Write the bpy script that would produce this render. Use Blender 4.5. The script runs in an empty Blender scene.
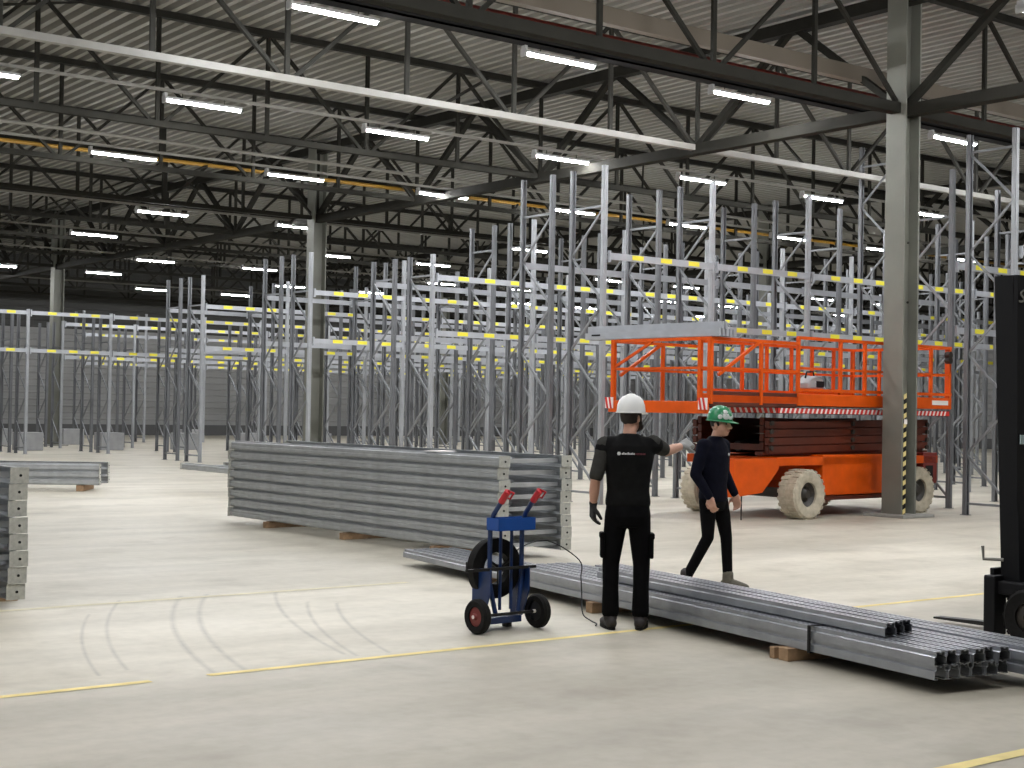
import bpy, bmesh, math, random
from mathutils import Vector, Matrix
random.seed(7)
PI = math.pi
scn = bpy.context.scene
COL = scn.collection

# ------------------------------------------------------------------ materials
MATS = {}
def mat(name, col, rough=0.6, metal=0.0, var=0.0, scale=6.0, bump=0.0, emit=None, spec=0.5):
    m = bpy.data.materials.new(name); m.use_nodes = True
    nt = m.node_tree; b = nt.nodes['Principled BSDF']
    b.inputs['Base Color'].default_value = (*col, 1); b.inputs['Roughness'].default_value = rough
    b.inputs['Metallic'].default_value = metal; b.inputs['Specular IOR Level'].default_value = spec
    if emit:
        b.inputs['Emission Color'].default_value = (*emit[0], 1); b.inputs['Emission Strength'].default_value = emit[1]
    if var or bump:
        tc = nt.nodes.new('ShaderNodeTexCoord'); n = nt.nodes.new('ShaderNodeTexNoise')
        n.inputs['Scale'].default_value = scale; n.inputs['Detail'].default_value = 6
        nt.links.new(tc.outputs['Object'], n.inputs['Vector'])
        if var:
            r = nt.nodes.new('ShaderNodeValToRGB')
            r.color_ramp.elements[0].position = 0.3; r.color_ramp.elements[1].position = 0.7
            r.color_ramp.elements[0].color = (*[c*(1-var) for c in col], 1)
            r.color_ramp.elements[1].color = (*[min(1, c*(1+var)) for c in col], 1)
            nt.links.new(n.outputs['Fac'], r.inputs['Fac']); nt.links.new(r.outputs['Color'], b.inputs['Base Color'])
        if bump:
            bp = nt.nodes.new('ShaderNodeBump'); bp.inputs['Strength'].default_value = bump; bp.inputs['Distance'].default_value = 0.01
            nt.links.new(n.outputs['Fac'], bp.inputs['Height']); nt.links.new(bp.outputs['Normal'], b.inputs['Normal'])
    MATS[name] = m
    return m

GALVF = mat('galvanised_far', (.36, .372, .39), .5, .3, .1, 3)
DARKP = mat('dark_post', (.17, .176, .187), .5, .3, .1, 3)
PLATE = mat('footplate', (.46, .46, .42), .6, .2, .15, 30)
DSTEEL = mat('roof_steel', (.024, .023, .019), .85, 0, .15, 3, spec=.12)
COLST = mat('column_paint', (.17, .172, .145), .6, 0, .1, 2)
ROOF = mat('roof_sheet', (.27, .262, .235), .55, 0, .08, .6)
WALLM = mat('wall_panel', (.27, .27, .265), .6, 0, .08, .5)
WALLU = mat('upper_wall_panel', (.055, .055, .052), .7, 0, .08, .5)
PLINTH = mat('plinth', (.10, .10, .10), .8)
YEL = mat('yellow_label', (.80, .72, .05), .5)
LAMP = mat('lamp_tube', (.9, .95, 1), .4, emit=((.97, .98, 1.0), 320.0))
WHITEP = mat('white_housing', (.5, .5, .5), .5)
TRUNK = mat('trunking', (.22, .21, .185), .5)
REDP = mat('red_pipe', (.16, .02, .015), .5)
YPIPE = mat('yellow_pipe', (.26, .14, .01), .5)
DUCT = mat('beige_duct', (.15, .125, .095), .8)
TRAY = mat('dark_tray', (.02, .02, .02), .9, spec=.1)
ORANGE = mat('orange_paint', (.66, .085, .002), .42, 0, .12, 4, spec=.3)
ORANGED = mat('orange_shaded', (.085, .013, .003), .5, 0, .3, 3)  # darkened orange: shade inside the folded lift put into the colour
TYREC = mat('cream_tyre', (.48, .43, .33), .8, 0, .2, 10, .2)
HUBD = mat('dark_hub', (.03, .025, .02), .5)
RWHITE = mat('marker_white', (.8, .75, .72), .5)
RRED = mat('marker_red', (.62, .03, .02), .5)
BLUE = mat('blue_paint', (.008, .03, .115), .35, 0, .15, 8)
BLUEB = mat('blue_tray', (.012, .075, .33), .38, 0, .1, 10)
REDG = mat('red_grip', (.55, .02, .03), .4)
RUBBER = mat('rubber', (.010, .0095, .009), .8, 0, .2, 30, .2, spec=.2)
BLACK = mat('black_paint', (.006, .006, .007), .5, spec=.25)
BLACKM = mat('black_steel', (.02, .02, .02), .5, .4)
HUBR = mat('red_hub', (.19, .03, .025), .5)
WOOD = mat('wood', (.36, .23, .13), .8, 0, .25, 12)
SKIN = mat('skin', (.56, .31, .22), .55, 0, .06, 30)
HAIR = mat('hair', (.02, .013, .01), .7)
SHIRT = mat('tshirt', (.008, .008, .008), .85, 0, .2, 20, spec=.08)
SLEEVE = mat('charcoal_sleeve', (.045, .044, .04), .85, 0, .15, 20, spec=.08)
TROUS = mat('black_trousers', (.0035, .0035, .004), .85, 0, .2, 20, spec=.08)
SWEAT = mat('navy_sweater', (.005, .0055, .012), .85, 0, .2, 20, spec=.08)
BOOT = mat('black_boot', (.02, .015, .014), .6)
SHOEG = mat('grey_shoe', (.12, .11, .085), .8, 0, .2, 20)
HATW = mat('white_hat', (.82, .82, .80), .3)
HATG = mat('green_hat', (.02, .20, .08), .3, 0, .1, 8)
HATS = mat('sticker_silver', (.55, .58, .55), .4)
GLOVEB = mat('black_glove', (.012, .012, .012), .8)
GLOVEG = mat('grey_glove', (.30, .30, .29), .8)
PRINTW = mat('print_white', (.7, .7, .7), .6)
PRINTR = mat('print_red', (.12, .02, .03), .6)
EYEW = mat('eye', (.05, .04, .035), .3)
LIP = mat('lip', (.36, .14, .11), .5)
LABELW = mat('label_white', (.45, .55, .55), .5)
GREYB = mat('grey_block', (.34, .345, .35), .8, 0, .1, 4)
FOOTC = mat('footing', (.30, .295, .27), .9, 0, .15, 5)

def dotted_steel():
    m = mat('perforated_steel', (.34, .355, .385), .36, .55, .12, 8)
    nt = m.node_tree; b = nt.nodes['Principled BSDF']
    src = b.inputs['Base Color'].links[0].from_socket
    tc = nt.nodes.new('ShaderNodeTexCoord'); sp = nt.nodes.new('ShaderNodeSeparateXYZ')
    nt.links.new(tc.outputs['Object'], sp.inputs['Vector'])
    def mth(op, a, v=None, v2=None):
        n = nt.nodes.new('ShaderNodeMath'); n.operation = op
        if isinstance(a, (int, float)): n.inputs[0].default_value = a
        else: nt.links.new(a, n.inputs[0])
        if v is not None:
            if isinstance(v, (int, float)): n.inputs[1].default_value = v
            else: nt.links.new(v, n.inputs[1])
        return n.outputs[0]
    fy = mth('FRACT', mth('DIVIDE', sp.outputs['Y'], .05))
    inY = mth('LESS_THAN', fy, .42)
    ax = mth('ABSOLUTE', sp.outputs['X'])
    inX = mth('MULTIPLY', mth('GREATER_THAN', ax, .012), mth('LESS_THAN', ax, .027))
    up = mth('GREATER_THAN', sp.outputs['Z'], .08)
    f = mth('MULTIPLY', mth('MULTIPLY', inX, inY), up)
    mx = nt.nodes.new('ShaderNodeMix'); mx.data_type = 'RGBA'
    nt.links.new(f, mx.inputs[0]); nt.links.new(src, mx.inputs[6]); mx.inputs[7].default_value = (.03, .03, .035, 1)
    nt.links.new(mx.outputs[2], b.inputs['Base Color'])
    return m
PERF = dotted_steel()

def floor_mat():
    m = bpy.data.materials.new('concrete_floor'); m.use_nodes = True
    nt = m.node_tree; b = nt.nodes['Principled BSDF']; N = nt.nodes.new; L = nt.links.new
    tc = N('ShaderNodeTexCoord')
    def noise(scale, detail, sx=1, sy=1, rough=.55):
        mp = N('ShaderNodeMapping'); mp.inputs['Scale'].default_value = (sx, sy, 1)
        L(tc.outputs['Object'], mp.inputs['Vector'])
        n = N('ShaderNodeTexNoise'); n.inputs['Scale'].default_value = scale; n.inputs['Detail'].default_value = detail
        n.inputs['Roughness'].default_value = rough
        L(mp.outputs['Vector'], n.inputs['Vector']); return n.outputs['Fac']
    def ramp(src, p0, c0, p1, c1):
        r = N('ShaderNodeValToRGB'); r.color_ramp.elements[0].position = p0; r.color_ramp.elements[1].position = p1
        r.color_ramp.elements[0].color = (*c0, 1); r.color_ramp.elements[1].color = (*c1, 1); L(src, r.inputs['Fac']); return r.outputs['Color']
    def mul(a, c, fac=1.0):
        x = N('ShaderNodeMix'); x.data_type = 'RGBA'; x.blend_type = 'MULTIPLY'; x.inputs[0].default_value = fac
        L(a, x.inputs[6]); L(c, x.inputs[7]); return x.outputs[2]
    base = ramp(noise(.22, 6), .3, (.55, .505, .41), .7, (.71, .665, .565))
    streak = ramp(noise(.7, 6, .35, 1.6), .3, (.78, .78, .77), .6, (1, 1, 1))
    fine = ramp(noise(9, 8), .25, (.90, .90, .89), .6, (1, 1, 1))
    blot = ramp(noise(1.3, 5), .28, (.82, .81, .79), .48, (1, 1, 1))
    c = mul(mul(mul(base, streak), fine), blot)
    # the swept walkway in front of the yellow line is a darker concrete
    spw = N('ShaderNodeSeparateXYZ'); L(tc.outputs['Object'], spw.inputs['Vector'])
    ad = N('ShaderNodeMath'); ad.operation = 'MULTIPLY_ADD'; L(noise(1.1, 5), ad.inputs[0]); ad.inputs[1].default_value = 1.3; L(spw.outputs['Y'], ad.inputs[2])
    mr = N('ShaderNodeMapRange'); mr.inputs[1].default_value = 8.75; mr.inputs[2].default_value = 9.35; L(ad.outputs[0], mr.inputs[0])
    c = mul(c, ramp(mr.outputs[0], 0, (.735, .725, .71), 1, (1, 1, 1)))
    # greyer, less dusty band behind the faded line
    m2 = N('ShaderNodeMapRange'); m2.inputs[1].default_value = 12.4; m2.inputs[2].default_value = 13.2; L(ad.outputs[0], m2.inputs[0])
    c = mul(c, ramp(m2.outputs[0], 0, (1, 1, 1), 1, (.87, .87, .865)))
    m3 = N('ShaderNodeMapRange'); m3.inputs[1].default_value = 21; m3.inputs[2].default_value = 24; L(ad.outputs[0], m3.inputs[0])
    c = mul(c, ramp(m3.outputs[0], 0, (.96, .96, .96), 1, (1, 1, 1)))
    # tyre arcs: dark rubber rings with their own centre and radius
    sp = N('ShaderNodeSeparateXYZ'); L(tc.outputs['Object'], sp.inputs['Vector'])
    def mth(op, a, v=None):
        n = N('ShaderNodeMath'); n.operation = op
        for i, q in enumerate((a, v)):
            if q is None: continue
            if isinstance(q, (int, float)): n.inputs[i].default_value = q
            else: L(q, n.inputs[i])
        return n.outputs[0]
    tot = None
    brk = noise(5, 4)
    for (cx, cy, r, w, y0, y1, s) in TYRES:
        dx = mth('SUBTRACT', sp.outputs['X'], cx); dy = mth('SUBTRACT', sp.outputs['Y'], cy)
        d = mth('SQRT', mth('ADD', mth('MULTIPLY', dx, dx), mth('MULTIPLY', dy, dy)))
        ring = mth('SUBTRACT', 1.0, mth('DIVIDE', mth('ABSOLUTE', mth('SUBTRACT', d, r)), w))
        ring = mth('MAXIMUM', ring, 0.0)
        ring = mth('MULTIPLY', ring, mth('MULTIPLY', mth('GREATER_THAN', sp.outputs['Y'], y0), mth('LESS_THAN', sp.outputs['Y'], y1)))
        ring = mth('MULTIPLY', ring, mth('GREATER_THAN', dx, 0.0) if s > 0 else mth('LESS_THAN', dx, 0.0))
        ring = mth('MULTIPLY', ring, mth('MULTIPLY', brk, 1.1))
        tot = ring if tot is None else mth('MAXIMUM', tot, ring)
    x = N('ShaderNodeMix'); x.data_type = 'RGBA'; L(mth('MULTIPLY', tot, .62), x.inputs[0]); L(c, x.inputs[6]); x.inputs[7].default_value = (.17, .165, .15, 1)
    L(x.outputs[2], b.inputs['Base Color'])
    rr = N('ShaderNodeMapRange'); rr.inputs[3].default_value = .42; rr.inputs[4].default_value = .7
    L(noise(.8, 5), rr.inputs[0]); L(rr.outputs[0], b.inputs['Roughness'])
    b.inputs['Specular IOR Level'].default_value = .45
    bp = N('ShaderNodeBump'); bp.inputs['Strength'].default_value = .08; bp.inputs['Distance'].default_value = .01
    L(noise(14, 6), bp.inputs['Height']); L(bp.outputs['Normal'], b.inputs['Normal'])
    return m
# centre x, centre y, radius, half width, y range, side of the centre
TYRES = [(15.96, 5.9, 12.06, .035, 8.45, 12.1, -1), (15.96, 5.9, 11.85, .035, 8.5, 12.1, -1), (15.96, 5.9, 12.55, .025, 8.9, 12.1, -1), (15.5, 5.9, 12.3, .022, 8.8, 11.4, -1),
         (15.9, 5.7, 11.0, .028, 8.6, 11.2, -1), (15.9, 5.7, 10.75, .028, 8.6, 11.0, -1), (16.6, 6.3, 11.6, .03, 8.7, 11.9, -1)]

# ------------------------------------------------------------------ geometry helpers
class MB:
    def __init__(s): s.v = []; s.f = []
    def quad_strip(s): pass
    def add(s, vs, fs):
        o = len(s.v); s.v += [tuple(v) for v in vs]; s.f += [tuple(i+o for i in f) for f in fs]; return s
    def box(s, c, d, rz=0):
        x, y, z = c; a, b, h = d[0]/2, d[1]/2, d[2]/2; cs, sn = math.cos(rz), math.sin(rz)
        P = [(x+cs*i*a-sn*j*b, y+sn*i*a+cs*j*b, z+k*h) for k in (-1, 1) for j in (-1, 1) for i in (-1, 1)]
        return s.add(P, [(0, 2, 3, 1), (4, 5, 7, 6), (0, 1, 5, 4), (2, 6, 7, 3), (0, 4, 6, 2), (1, 3, 7, 5)])
    def bbox(s, lo, hi):
        return s.box([(a+b)/2 for a, b in zip(lo, hi)], [abs(b-a) for a, b in zip(lo, hi)])
    def bar(s, p, q, w, h=None, up=(0, 0, 1)):
        h = h or w; p, q = Vector(p), Vector(q); d = (q-p).normalized(); u = Vector(up)
        if abs(d.dot(u)) > .98: u = Vector((0, 1, 0))
        r = d.cross(u).normalized(); u = r.cross(d)
        P = [e + r*i*w/2 + u*j*h/2 for e in (p, q) for j in (-1, 1) for i in (-1, 1)]
        return s.add(P, [(0, 2, 3, 1), (4, 5, 7, 6), (0, 1, 5, 4), (2, 6, 7, 3), (0, 4, 6, 2), (1, 3, 7, 5)])
    def tube(s, pts, r, n=10, closed=False):
        pts = [Vector(p) for p in pts]; rings = []; m = len(pts); prev = None
        for i, p in enumerate(pts):
            if closed: d = (pts[(i+1) % m]-pts[i-1]).normalized()
            else: d = (pts[min(i+1, m-1)]-pts[max(i-1, 0)]).normalized()
            if prev is None:
                u = Vector((0, 0, 1)) if abs(d.z) < .9 else Vector((1, 0, 0)); a = d.cross(u).normalized()
            else: a = (prev-d*prev.dot(d)).normalized()
            prev = a; b = d.cross(a); rr = r[i] if isinstance(r, (list, tuple)) else r
            rings.append([p+(a*math.cos(2*PI*k/n)+b*math.sin(2*PI*k/n))*rr for k in range(n)])
        V = [v for R in rings for v in R]; F = []
        for i in range(m if closed else m-1):
            j = (i+1) % m
            for k in range(n): F.append((i*n+k, i*n+(k+1) % n, j*n+(k+1) % n, j*n+k))
        if not closed: F += [tuple(range(n-1, -1, -1)), tuple((m-1)*n+k for k in range(n))]
        return s.add(V, F)
    def lathe(s, prof, c, axis=(0, 0, 1), n=32, cap=True):
        ax = Vector(axis).normalized(); u = ax.orthogonal().normalized(); w = ax.cross(u); c = Vector(c); V = []; F = []
        m = len(prof)
        for (r, h) in prof:
            for k in range(n): V.append(c+ax*h+(u*math.cos(2*PI*k/n)+w*math.sin(2*PI*k/n))*max(r, 1e-4))
        for i in range(m-1):
            for k in range(n): F.append((i*n+k, i*n+(k+1) % n, (i+1)*n+(k+1) % n, (i+1)*n+k))
        if cap: F += [tuple(range(n-1, -1, -1)), tuple((m-1)*n+k for k in range(n))]
        return s.add(V, F)
    def ringlathe(s, prof, c, axis=(0, 0, 1), n=32):        # closed profile: a ring
        return s.lathe(prof+[prof[0]], c, axis, n, cap=False)
    def prism(s, poly, o, ex, ey, ez):                     # poly in (ex,ey), extruded by ez
        o, ex, ey, ez = Vector(o), Vector(ex), Vector(ey), Vector(ez); n = len(poly)
        V = [o+ex*a+ey*b for a, b in poly]; V += [v+ez for v in V]
        F = [tuple(range(n-1, -1, -1)), tuple(range(n, 2*n))] + [(i, (i+1) % n, (i+1) % n+n, i+n) for i in range(n)]
        return s.add(V, F)
    def mesh(s, name, material, smooth=False):
        me = bpy.data.meshes.new(name); me.from_pydata(s.v, [], s.f)
        bm = bmesh.new(); bm.from_mesh(me); bmesh.ops.recalc_face_normals(bm, faces=bm.faces); bm.to_mesh(me); bm.free()
        for m in (material if isinstance(material, (list, tuple)) else [material]): me.materials.append(m)
        if smooth:
            for p in me.polygons: p.use_smooth = True
            try: me.set_sharp_from_angle(angle=math.radians(35))
            except Exception: pass
        return me
    def build(s, name, material, parent=None, smooth=False, bevel=0):
        return link(name, s.mesh(name, material, smooth), parent, bevel)

def link(name, me, parent=None, bevel=0):
    o = bpy.data.objects.new(name, me); COL.objects.link(o)
    if parent: o.parent = parent
    if bevel:
        b = o.modifiers.new('bevel', 'BEVEL'); b.width = bevel; b.segments = 2; b.limit_method = 'ANGLE'
    return o
def tag(o, label, cat, group=None, kind=None):
    o['label'] = label; o['category'] = cat
    if group: o['group'] = group
    if kind: o['kind'] = kind
    return o
def thing(name, label, cat, loc=(0, 0, 0), rz=0, group=None, kind='thing'):
    o = bpy.data.objects.new(name, None); COL.objects.link(o); o.location = loc; o.rotation_euler = (0, 0, rz)
    o.empty_display_size = .2
    return tag(o, label, cat, group, kind)
def struct(o, label=None, cat=None, group=None):
    o['kind'] = 'structure'
    if label: o['label'] = label
    if cat: o['category'] = cat
    if group: o['group'] = group
    return o
def dup(root, loc, rz=None, label=None, group=None):
    r = root.copy(); COL.objects.link(r); r.location = loc
    if rz is not None: r.rotation_euler = (0, 0, rz)
    if label: r['label'] = label
    if group: r['group'] = group
    for ch in list(root.children):
        c = ch.copy(); COL.objects.link(c); c.parent = r
        for g in list(ch.children):
            d = g.copy(); COL.objects.link(d); d.parent = c
    return r
ORD = ['first', 'second', 'third', 'fourth', 'fifth', 'sixth', 'seventh', 'eighth', 'ninth', 'tenth', 'eleventh', 'twelfth',
       'thirteenth', 'fourteenth', 'fifteenth', 'sixteenth', 'seventeenth', 'eighteenth']

def thick(pts, t):
    """closed outline of an open polyline given wall thickness t (to its left)"""
    P = [Vector((p[0], p[1])) for p in pts]; n = len(P); out = []
    for i in range(n):
        ds = []
        if i > 0: ds.append((P[i]-P[i-1]).normalized())
        if i < n-1: ds.append((P[i+1]-P[i]).normalized())
        ns = [Vector((-d.y, d.x)) for d in ds]
        if len(ns) == 2:
            m = (ns[0]+ns[1]).normalized(); k = t/max(.4, m.dot(ns[0])); out.append(P[i]+m*k)
        else: out.append(P[i]+ns[0]*t)
    return [tuple(p) for p in P]+[tuple(p) for p in reversed(out)]

SECW = thick([(.085, -.0675), (.058, -.0675), (.052, -.046), (.0, -.042), (.0, -.008), (.005, -.004), (.005, .004), (.0, .008), (.0, .042), (.052, .046), (.058, .0675), (.085, .0675)], -.004)
# upright post section: face at depth 0, opening backwards (x across, y depth)
SEC = thick([(-.024, .085), (-.05, .085), (-.05, .034), (-.036, .026), (-.036, .0), (-.008, 0), (-.005, .008), (.005, .008),
             (.008, 0), (.036, 0), (.036, .026), (.05, .034), (.05, .085), (.024, .085)], .004)

# ------------------------------------------------------------------ camera (eye height 1.7 m)
F = Vector((.6074, .7944, 0)); R = Vector((.7944, -.6074, 0)); U = Vector((0, 0, 1))
pit, rol = 25/1470, .0172
f = (F*math.cos(pit)+U*math.sin(pit)); u = (U*math.cos(pit)-F*math.sin(pit))
cr = (R*math.cos(rol)+u*math.sin(rol)); cu = (u*math.cos(rol)-R*math.sin(rol))
cam_d = bpy.data.cameras.new('camera'); cam = bpy.data.objects.new('camera', cam_d); COL.objects.link(cam)
cam.matrix_world = Matrix(((cr.x, cu.x, -f.x, 0), (cr.y, cu.y, -f.y, 0), (cr.z, cu.z, -f.z, 1.7), (0, 0, 0, 1)))
cam_d.sensor_width = 36; cam_d.lens = 36*1470/1024; cam_d.clip_end = 300; cam_d.clip_start = .1
scn.camera = cam
YAW = math.atan2(R.y, R.x)      # heading of the viewer's right-hand direction

# ------------------------------------------------------------------ setting
struct(MB().add([(-30, -20, 0), (72, -20, 0), (72, 74, 0), (-30, 74, 0)], [(0, 1, 2, 3)]).build('floor', floor_mat()),
       'pale worn concrete floor of the hall with scuffs and tyre marks', 'floor')
# yellow floor lines (paint, a hair above the slab)
def line(name, a, b, w, label, z=.003):
    a, b = Vector(a), Vector(b); n = Vector((-(b-a).y, (b-a).x, 0)).normalized()*w/2
    P = [a-n, b-n, b+n, a+n]
    struct(MB().add([(p.x, p.y, z) for p in P], [(0, 1, 2, 3)]).build(name, LINEM), label, 'floor line')
LINEM = mat('line_paint', (.74, .60, .24), .7, 0, .22, 3)
LINEF = mat('line_faded', (.62, .57, .40), .7, 0, .12, 3)
line('trim_1', (-1, 8.45, 0), (3.74, 8.47, 0), .075, 'yellow floor line in front of blue trolley, left piece')
line('trim_2', (4.12, 8.47, 0), (26, 8.5, 0), .075, 'yellow floor line in front of blue trolley, long right piece')
line('trim_3', (2, 4.37, 0), (15, 4.34, 0), .09, 'yellow floor line in the bottom right corner')
LINEM = LINEF
line('trim_4', (-2, 11.86, 0), (7.9, 11.95, 0), .09, 'faded pale yellow floor line beyond the tyre scuffs')

# roof sheet: trapezoid ribs running along Y
mb = MB(); xs = []; x = -12.0
while x < 68: xs += [(x, 9.0), (x+.11, 9.0), (x+.15, 9.1), (x+.26, 9.1)]; x += .30
V = [(a, y, z) for y in (-20, 74) for a, z in xs]; n = len(xs)
mb.add(V, [(i, i+1, n+i+1, n+i) for i in range(n-1)])
struct(mb.build('ceiling', ROOF), 'corrugated grey metal roof sheet', 'ceiling')
def wall(name, p, q, h, label):
    p, q = Vector(p), Vector(q); d = (q-p); L = d.length; d.normalize(); nrm = Vector((-d.y, d.x, 0)); mb = MB(); z = .55; k = 0
    prof = []
    while z < h:
        prof += [(0, z), (0, min(h, z+.22)), (.03, min(h, z+.25)), (.03, min(h, z+.3))]; z += .33
    V = []; m = len(prof)
    for e in (p, q):
        for o, zz in prof: V.append(e+nrm*o+Vector((0, 0, zz)))
    mb.add(V, [(i, i+1, m+i+1, m+i) for i in range(m-1)])
    w = struct(mb.build(name, [WALLM, WALLU]), label, 'wall')
    for pl in w.data.polygons:
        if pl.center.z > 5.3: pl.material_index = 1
    b = MB().bar(p+Vector((0, 0, .275))+nrm*.02, q+Vector((0, 0, .275))+nrm*.02, .2, .55).build('plinth', PLINTH, w); b['label'] = 'dark plinth'
wall('wall_back', (68, 73, 0), (-5, 73, 0), 9.05, 'ribbed panel wall at the far end, grey below and dark above')
wall('wall_right', (68, -5, 0), (68, 73, 0), 9.05, 'grey ribbed panel wall beyond the racking')
struct(MB().bbox((-30, -20.2, 0), (68, -20, 9)).build('wall_front', WALLM), 'plain grey wall behind the viewer', 'wall')

# columns: H sections
def column(x, y, label):
    b, t, w = .40, .035, .025
    poly = [(-.2, -.2), (-.2+t, -.2), (-.2+t, -w/2), (.2-t, -w/2), (.2-t, -.2), (.2, -.2), (.2, .2), (.2-t, .2), (.2-t, w/2), (-.2+t, w/2), (-.2+t, .2), (-.2, .2)]
    c = MB().prism(poly, (0, 0, 0), (1, 0, 0), (0, 1, 0), (0, 0, 8.95)).build('steel_column', COLST)
    c.location = (x, y, 0); struct(c, label, 'column')
    ft = MB().bbox((-.42, -.42, 0), (.42, .42, .05)).build('footing', FOOTC, c, bevel=.01)
    return c
c1 = column(20.3, 15.75, 'grey green steel column standing in front of orange lift')
column(20.3, 35.55, 'grey green steel column rising behind the tall steel stack')
column(20.3, 55.35, 'dark steel column at the far left behind left racks')
column(38.3, 55.35, 'distant steel column standing among the rack posts')
column(38.3, 35.55, 'grey steel column hidden among racks behind the orange lift')
# hazard strip on the near column's flange
mb = MB(); mbk = MB(); z = .05; k = 0
while z < 2.05:
    for m_, kk in ((mb, 0), (mbk, 1)):
        pass
    tgt = mb if k % 2 == 0 else mbk
    tgt.add([(-.155, -.206, z), (-.085, -.206, z+.03), (-.085, -.206, z+.11), (-.155, -.206, z+.08),
             (-.155, -.2, z), (-.085, -.2, z+.03), (-.085, -.2, z+.11), (-.155, -.2, z+.08)],
            [(0, 1, 2, 3), (7, 6, 5, 4), (0, 4, 5, 1), (1, 5, 6, 2), (2, 6, 7, 3), (3, 7, 4, 0)])
    z += .08; k += 1
HZY = mat('hazard_yellow', (.75, .62, .25), .5)
g = MB().bbox((-.16, -.2, .03), (-.08, .0, 2.12)); g = g.build('corner_guard', COLST, c1)
o = mb.build('hazard_stripe', HZY, c1); o['label'] = 'yellow hazard stripes'
o = mbk.build('hazard_stripe', BLACK, c1); o['label'] = 'black hazard stripes'
o = MB().bbox((-.15, -.21, 1.56), (-.07, -.2, 1.64)).build('sticker', RWHITE, c1); o['label'] = 'small white sticker'
for zz in (3.6, 4.6): MB().lathe([(.02, 0), (.02, .02)], (-.1, -.2, zz), (0, -1, 0), 10).build('bolt', DSTEEL, c1)

# roof trusses along X
ZB, ZT, NX, P0 = 6.88, 8.93, 2.27, 20.3
def xtruss(y, x0, x1, heavy, label, chord=None, webm=None):
    k0 = math.floor((x0-P0)/NX); k1 = math.ceil((x1-P0)/NX)
    r = bpy.data.objects.new('roof_truss', None); COL.objects.link(r); r.location = (0, y, 0); struct(r, label, 'roof truss')
    xa, xb = P0+k0*NX, P0+k1*NX; cw = .2 if heavy else .13
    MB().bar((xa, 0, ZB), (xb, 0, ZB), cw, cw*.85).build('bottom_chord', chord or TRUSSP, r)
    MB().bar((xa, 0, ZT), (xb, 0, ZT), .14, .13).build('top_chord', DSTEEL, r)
    web = MB()
    for k in range(k0, k1+1):
        x = P0+k*NX; web.bar((x, 0, ZB), (x, 0, ZT), .075, .06)
        if k % 2 == 0:
            for s in (-1, 1):
                if k0 <= k+s <= k1: web.bar((x+s*.08, 0, ZB), (x+s*NX, 0, ZT), .07, .06)
    web.build('web', webm or TRUSSP, r)
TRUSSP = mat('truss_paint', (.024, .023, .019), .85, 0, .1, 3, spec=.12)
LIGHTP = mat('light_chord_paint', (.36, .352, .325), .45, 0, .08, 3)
WEBP = mat('web_paint', (.05, .049, .043), .8, 0, .1, 3, spec=.15)
for k in range(-1, 11):
    y = 20.7+4.95*k if k >= 0 else 15.75
    xtruss(y, max(-3, .3*y-4), min(66, 1.6*y+4), k < 0,
           ['heavy roof truss meeting the near column', 'roof truss with bright lamplit lower chord', ][k+1] if k < 1 else
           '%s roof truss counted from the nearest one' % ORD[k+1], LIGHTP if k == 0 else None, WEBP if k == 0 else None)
# girders along Y over the columns
def ygirder(x, y0, y1, label):
    r = bpy.data.objects.new('roof_girder', None); COL.objects.link(r); r.location = (x, 0, 0); struct(r, label, 'roof girder')
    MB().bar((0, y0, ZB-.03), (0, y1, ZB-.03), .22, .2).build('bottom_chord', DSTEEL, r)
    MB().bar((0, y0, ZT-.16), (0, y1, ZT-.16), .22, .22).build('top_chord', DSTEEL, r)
    web = MB(); y = 15.75-19.8/4; s = 0; st = 19.8/8
    while y < y1-.1:
        a, b = (ZB, ZT-.15) if s % 2 == 0 else (ZT-.15, ZB)
        if y+st > y0: web.bar((0, max(y, y0), a), (0, y+st, b), .13, .11)
        y += st; s += 1
    web.build('web', DSTEEL, r)
ygirder(20.3, 6, 73, 'dark lattice girder running from the near column to the back columns')
ygirder(38.3, 14, 73, 'distant dark lattice girder over the far racks')
# thin bracing ties under the roof
ties = MB()
for y0 in range(0, 8):
    ya = 20.7+4.95*y0; yb = ya+4.95
    for xx in range(-1, 8):
        xa = P0+xx*4*NX-6
        if .3*ya-4 < xa < 1.6*ya: ties.bar((xa, ya, ZB+.05), (xa+2*NX, yb, ZT-.05), .045, .045)
struct(ties.build('trim_5', DSTEEL), 'thin diagonal tie bars between the roof trusses', 'tie bars')

# services under the roof
def pipe(name, y, z, r, x0, x1, m, label, cat):
    o = MB().tube([(x0, y, z), (x1, y, z)], r, 10).build(name, m, smooth=True); tag(o, label, cat, kind='thing'); return o
pipe('sprinkler_pipe', 17.6, 7.62, .05, 2, 36, REDP, 'dark red sprinkler pipe under the roof above the nearest lamps', 'pipe')
pipe('gas_pipe', 31.3, 7.22, .045, 6, 52, YPIPE, 'ochre yellow pipe running under the roof on the left', 'pipe')
pipe('conduit', 30.2, 7.42, .04, 6, 50, TRUNK, 'thin pale conduit just above the yellow roof pipe', 'conduit')
o = MB().bbox((2, 18.17, 7.47), (36, 18.43, 7.50)).build('cable_tray', TRAY)
for s in (-.1, .1): MB().bbox((2, 18.3+s*1.2-.01, 7.47), (36, 18.3+s*1.2+.01, 7.62)).build('tray_side', TRAY, o)
tag(o, 'dark cable tray under the roof carrying the nearest lamp line', 'cable tray')
o = MB().bbox((2, 16.6, 7.5), (36, 16.75, 7.76)).build('air_duct', DUCT); tag(o, 'long beige boxed duct running under the roof above near truss', 'duct')

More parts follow.
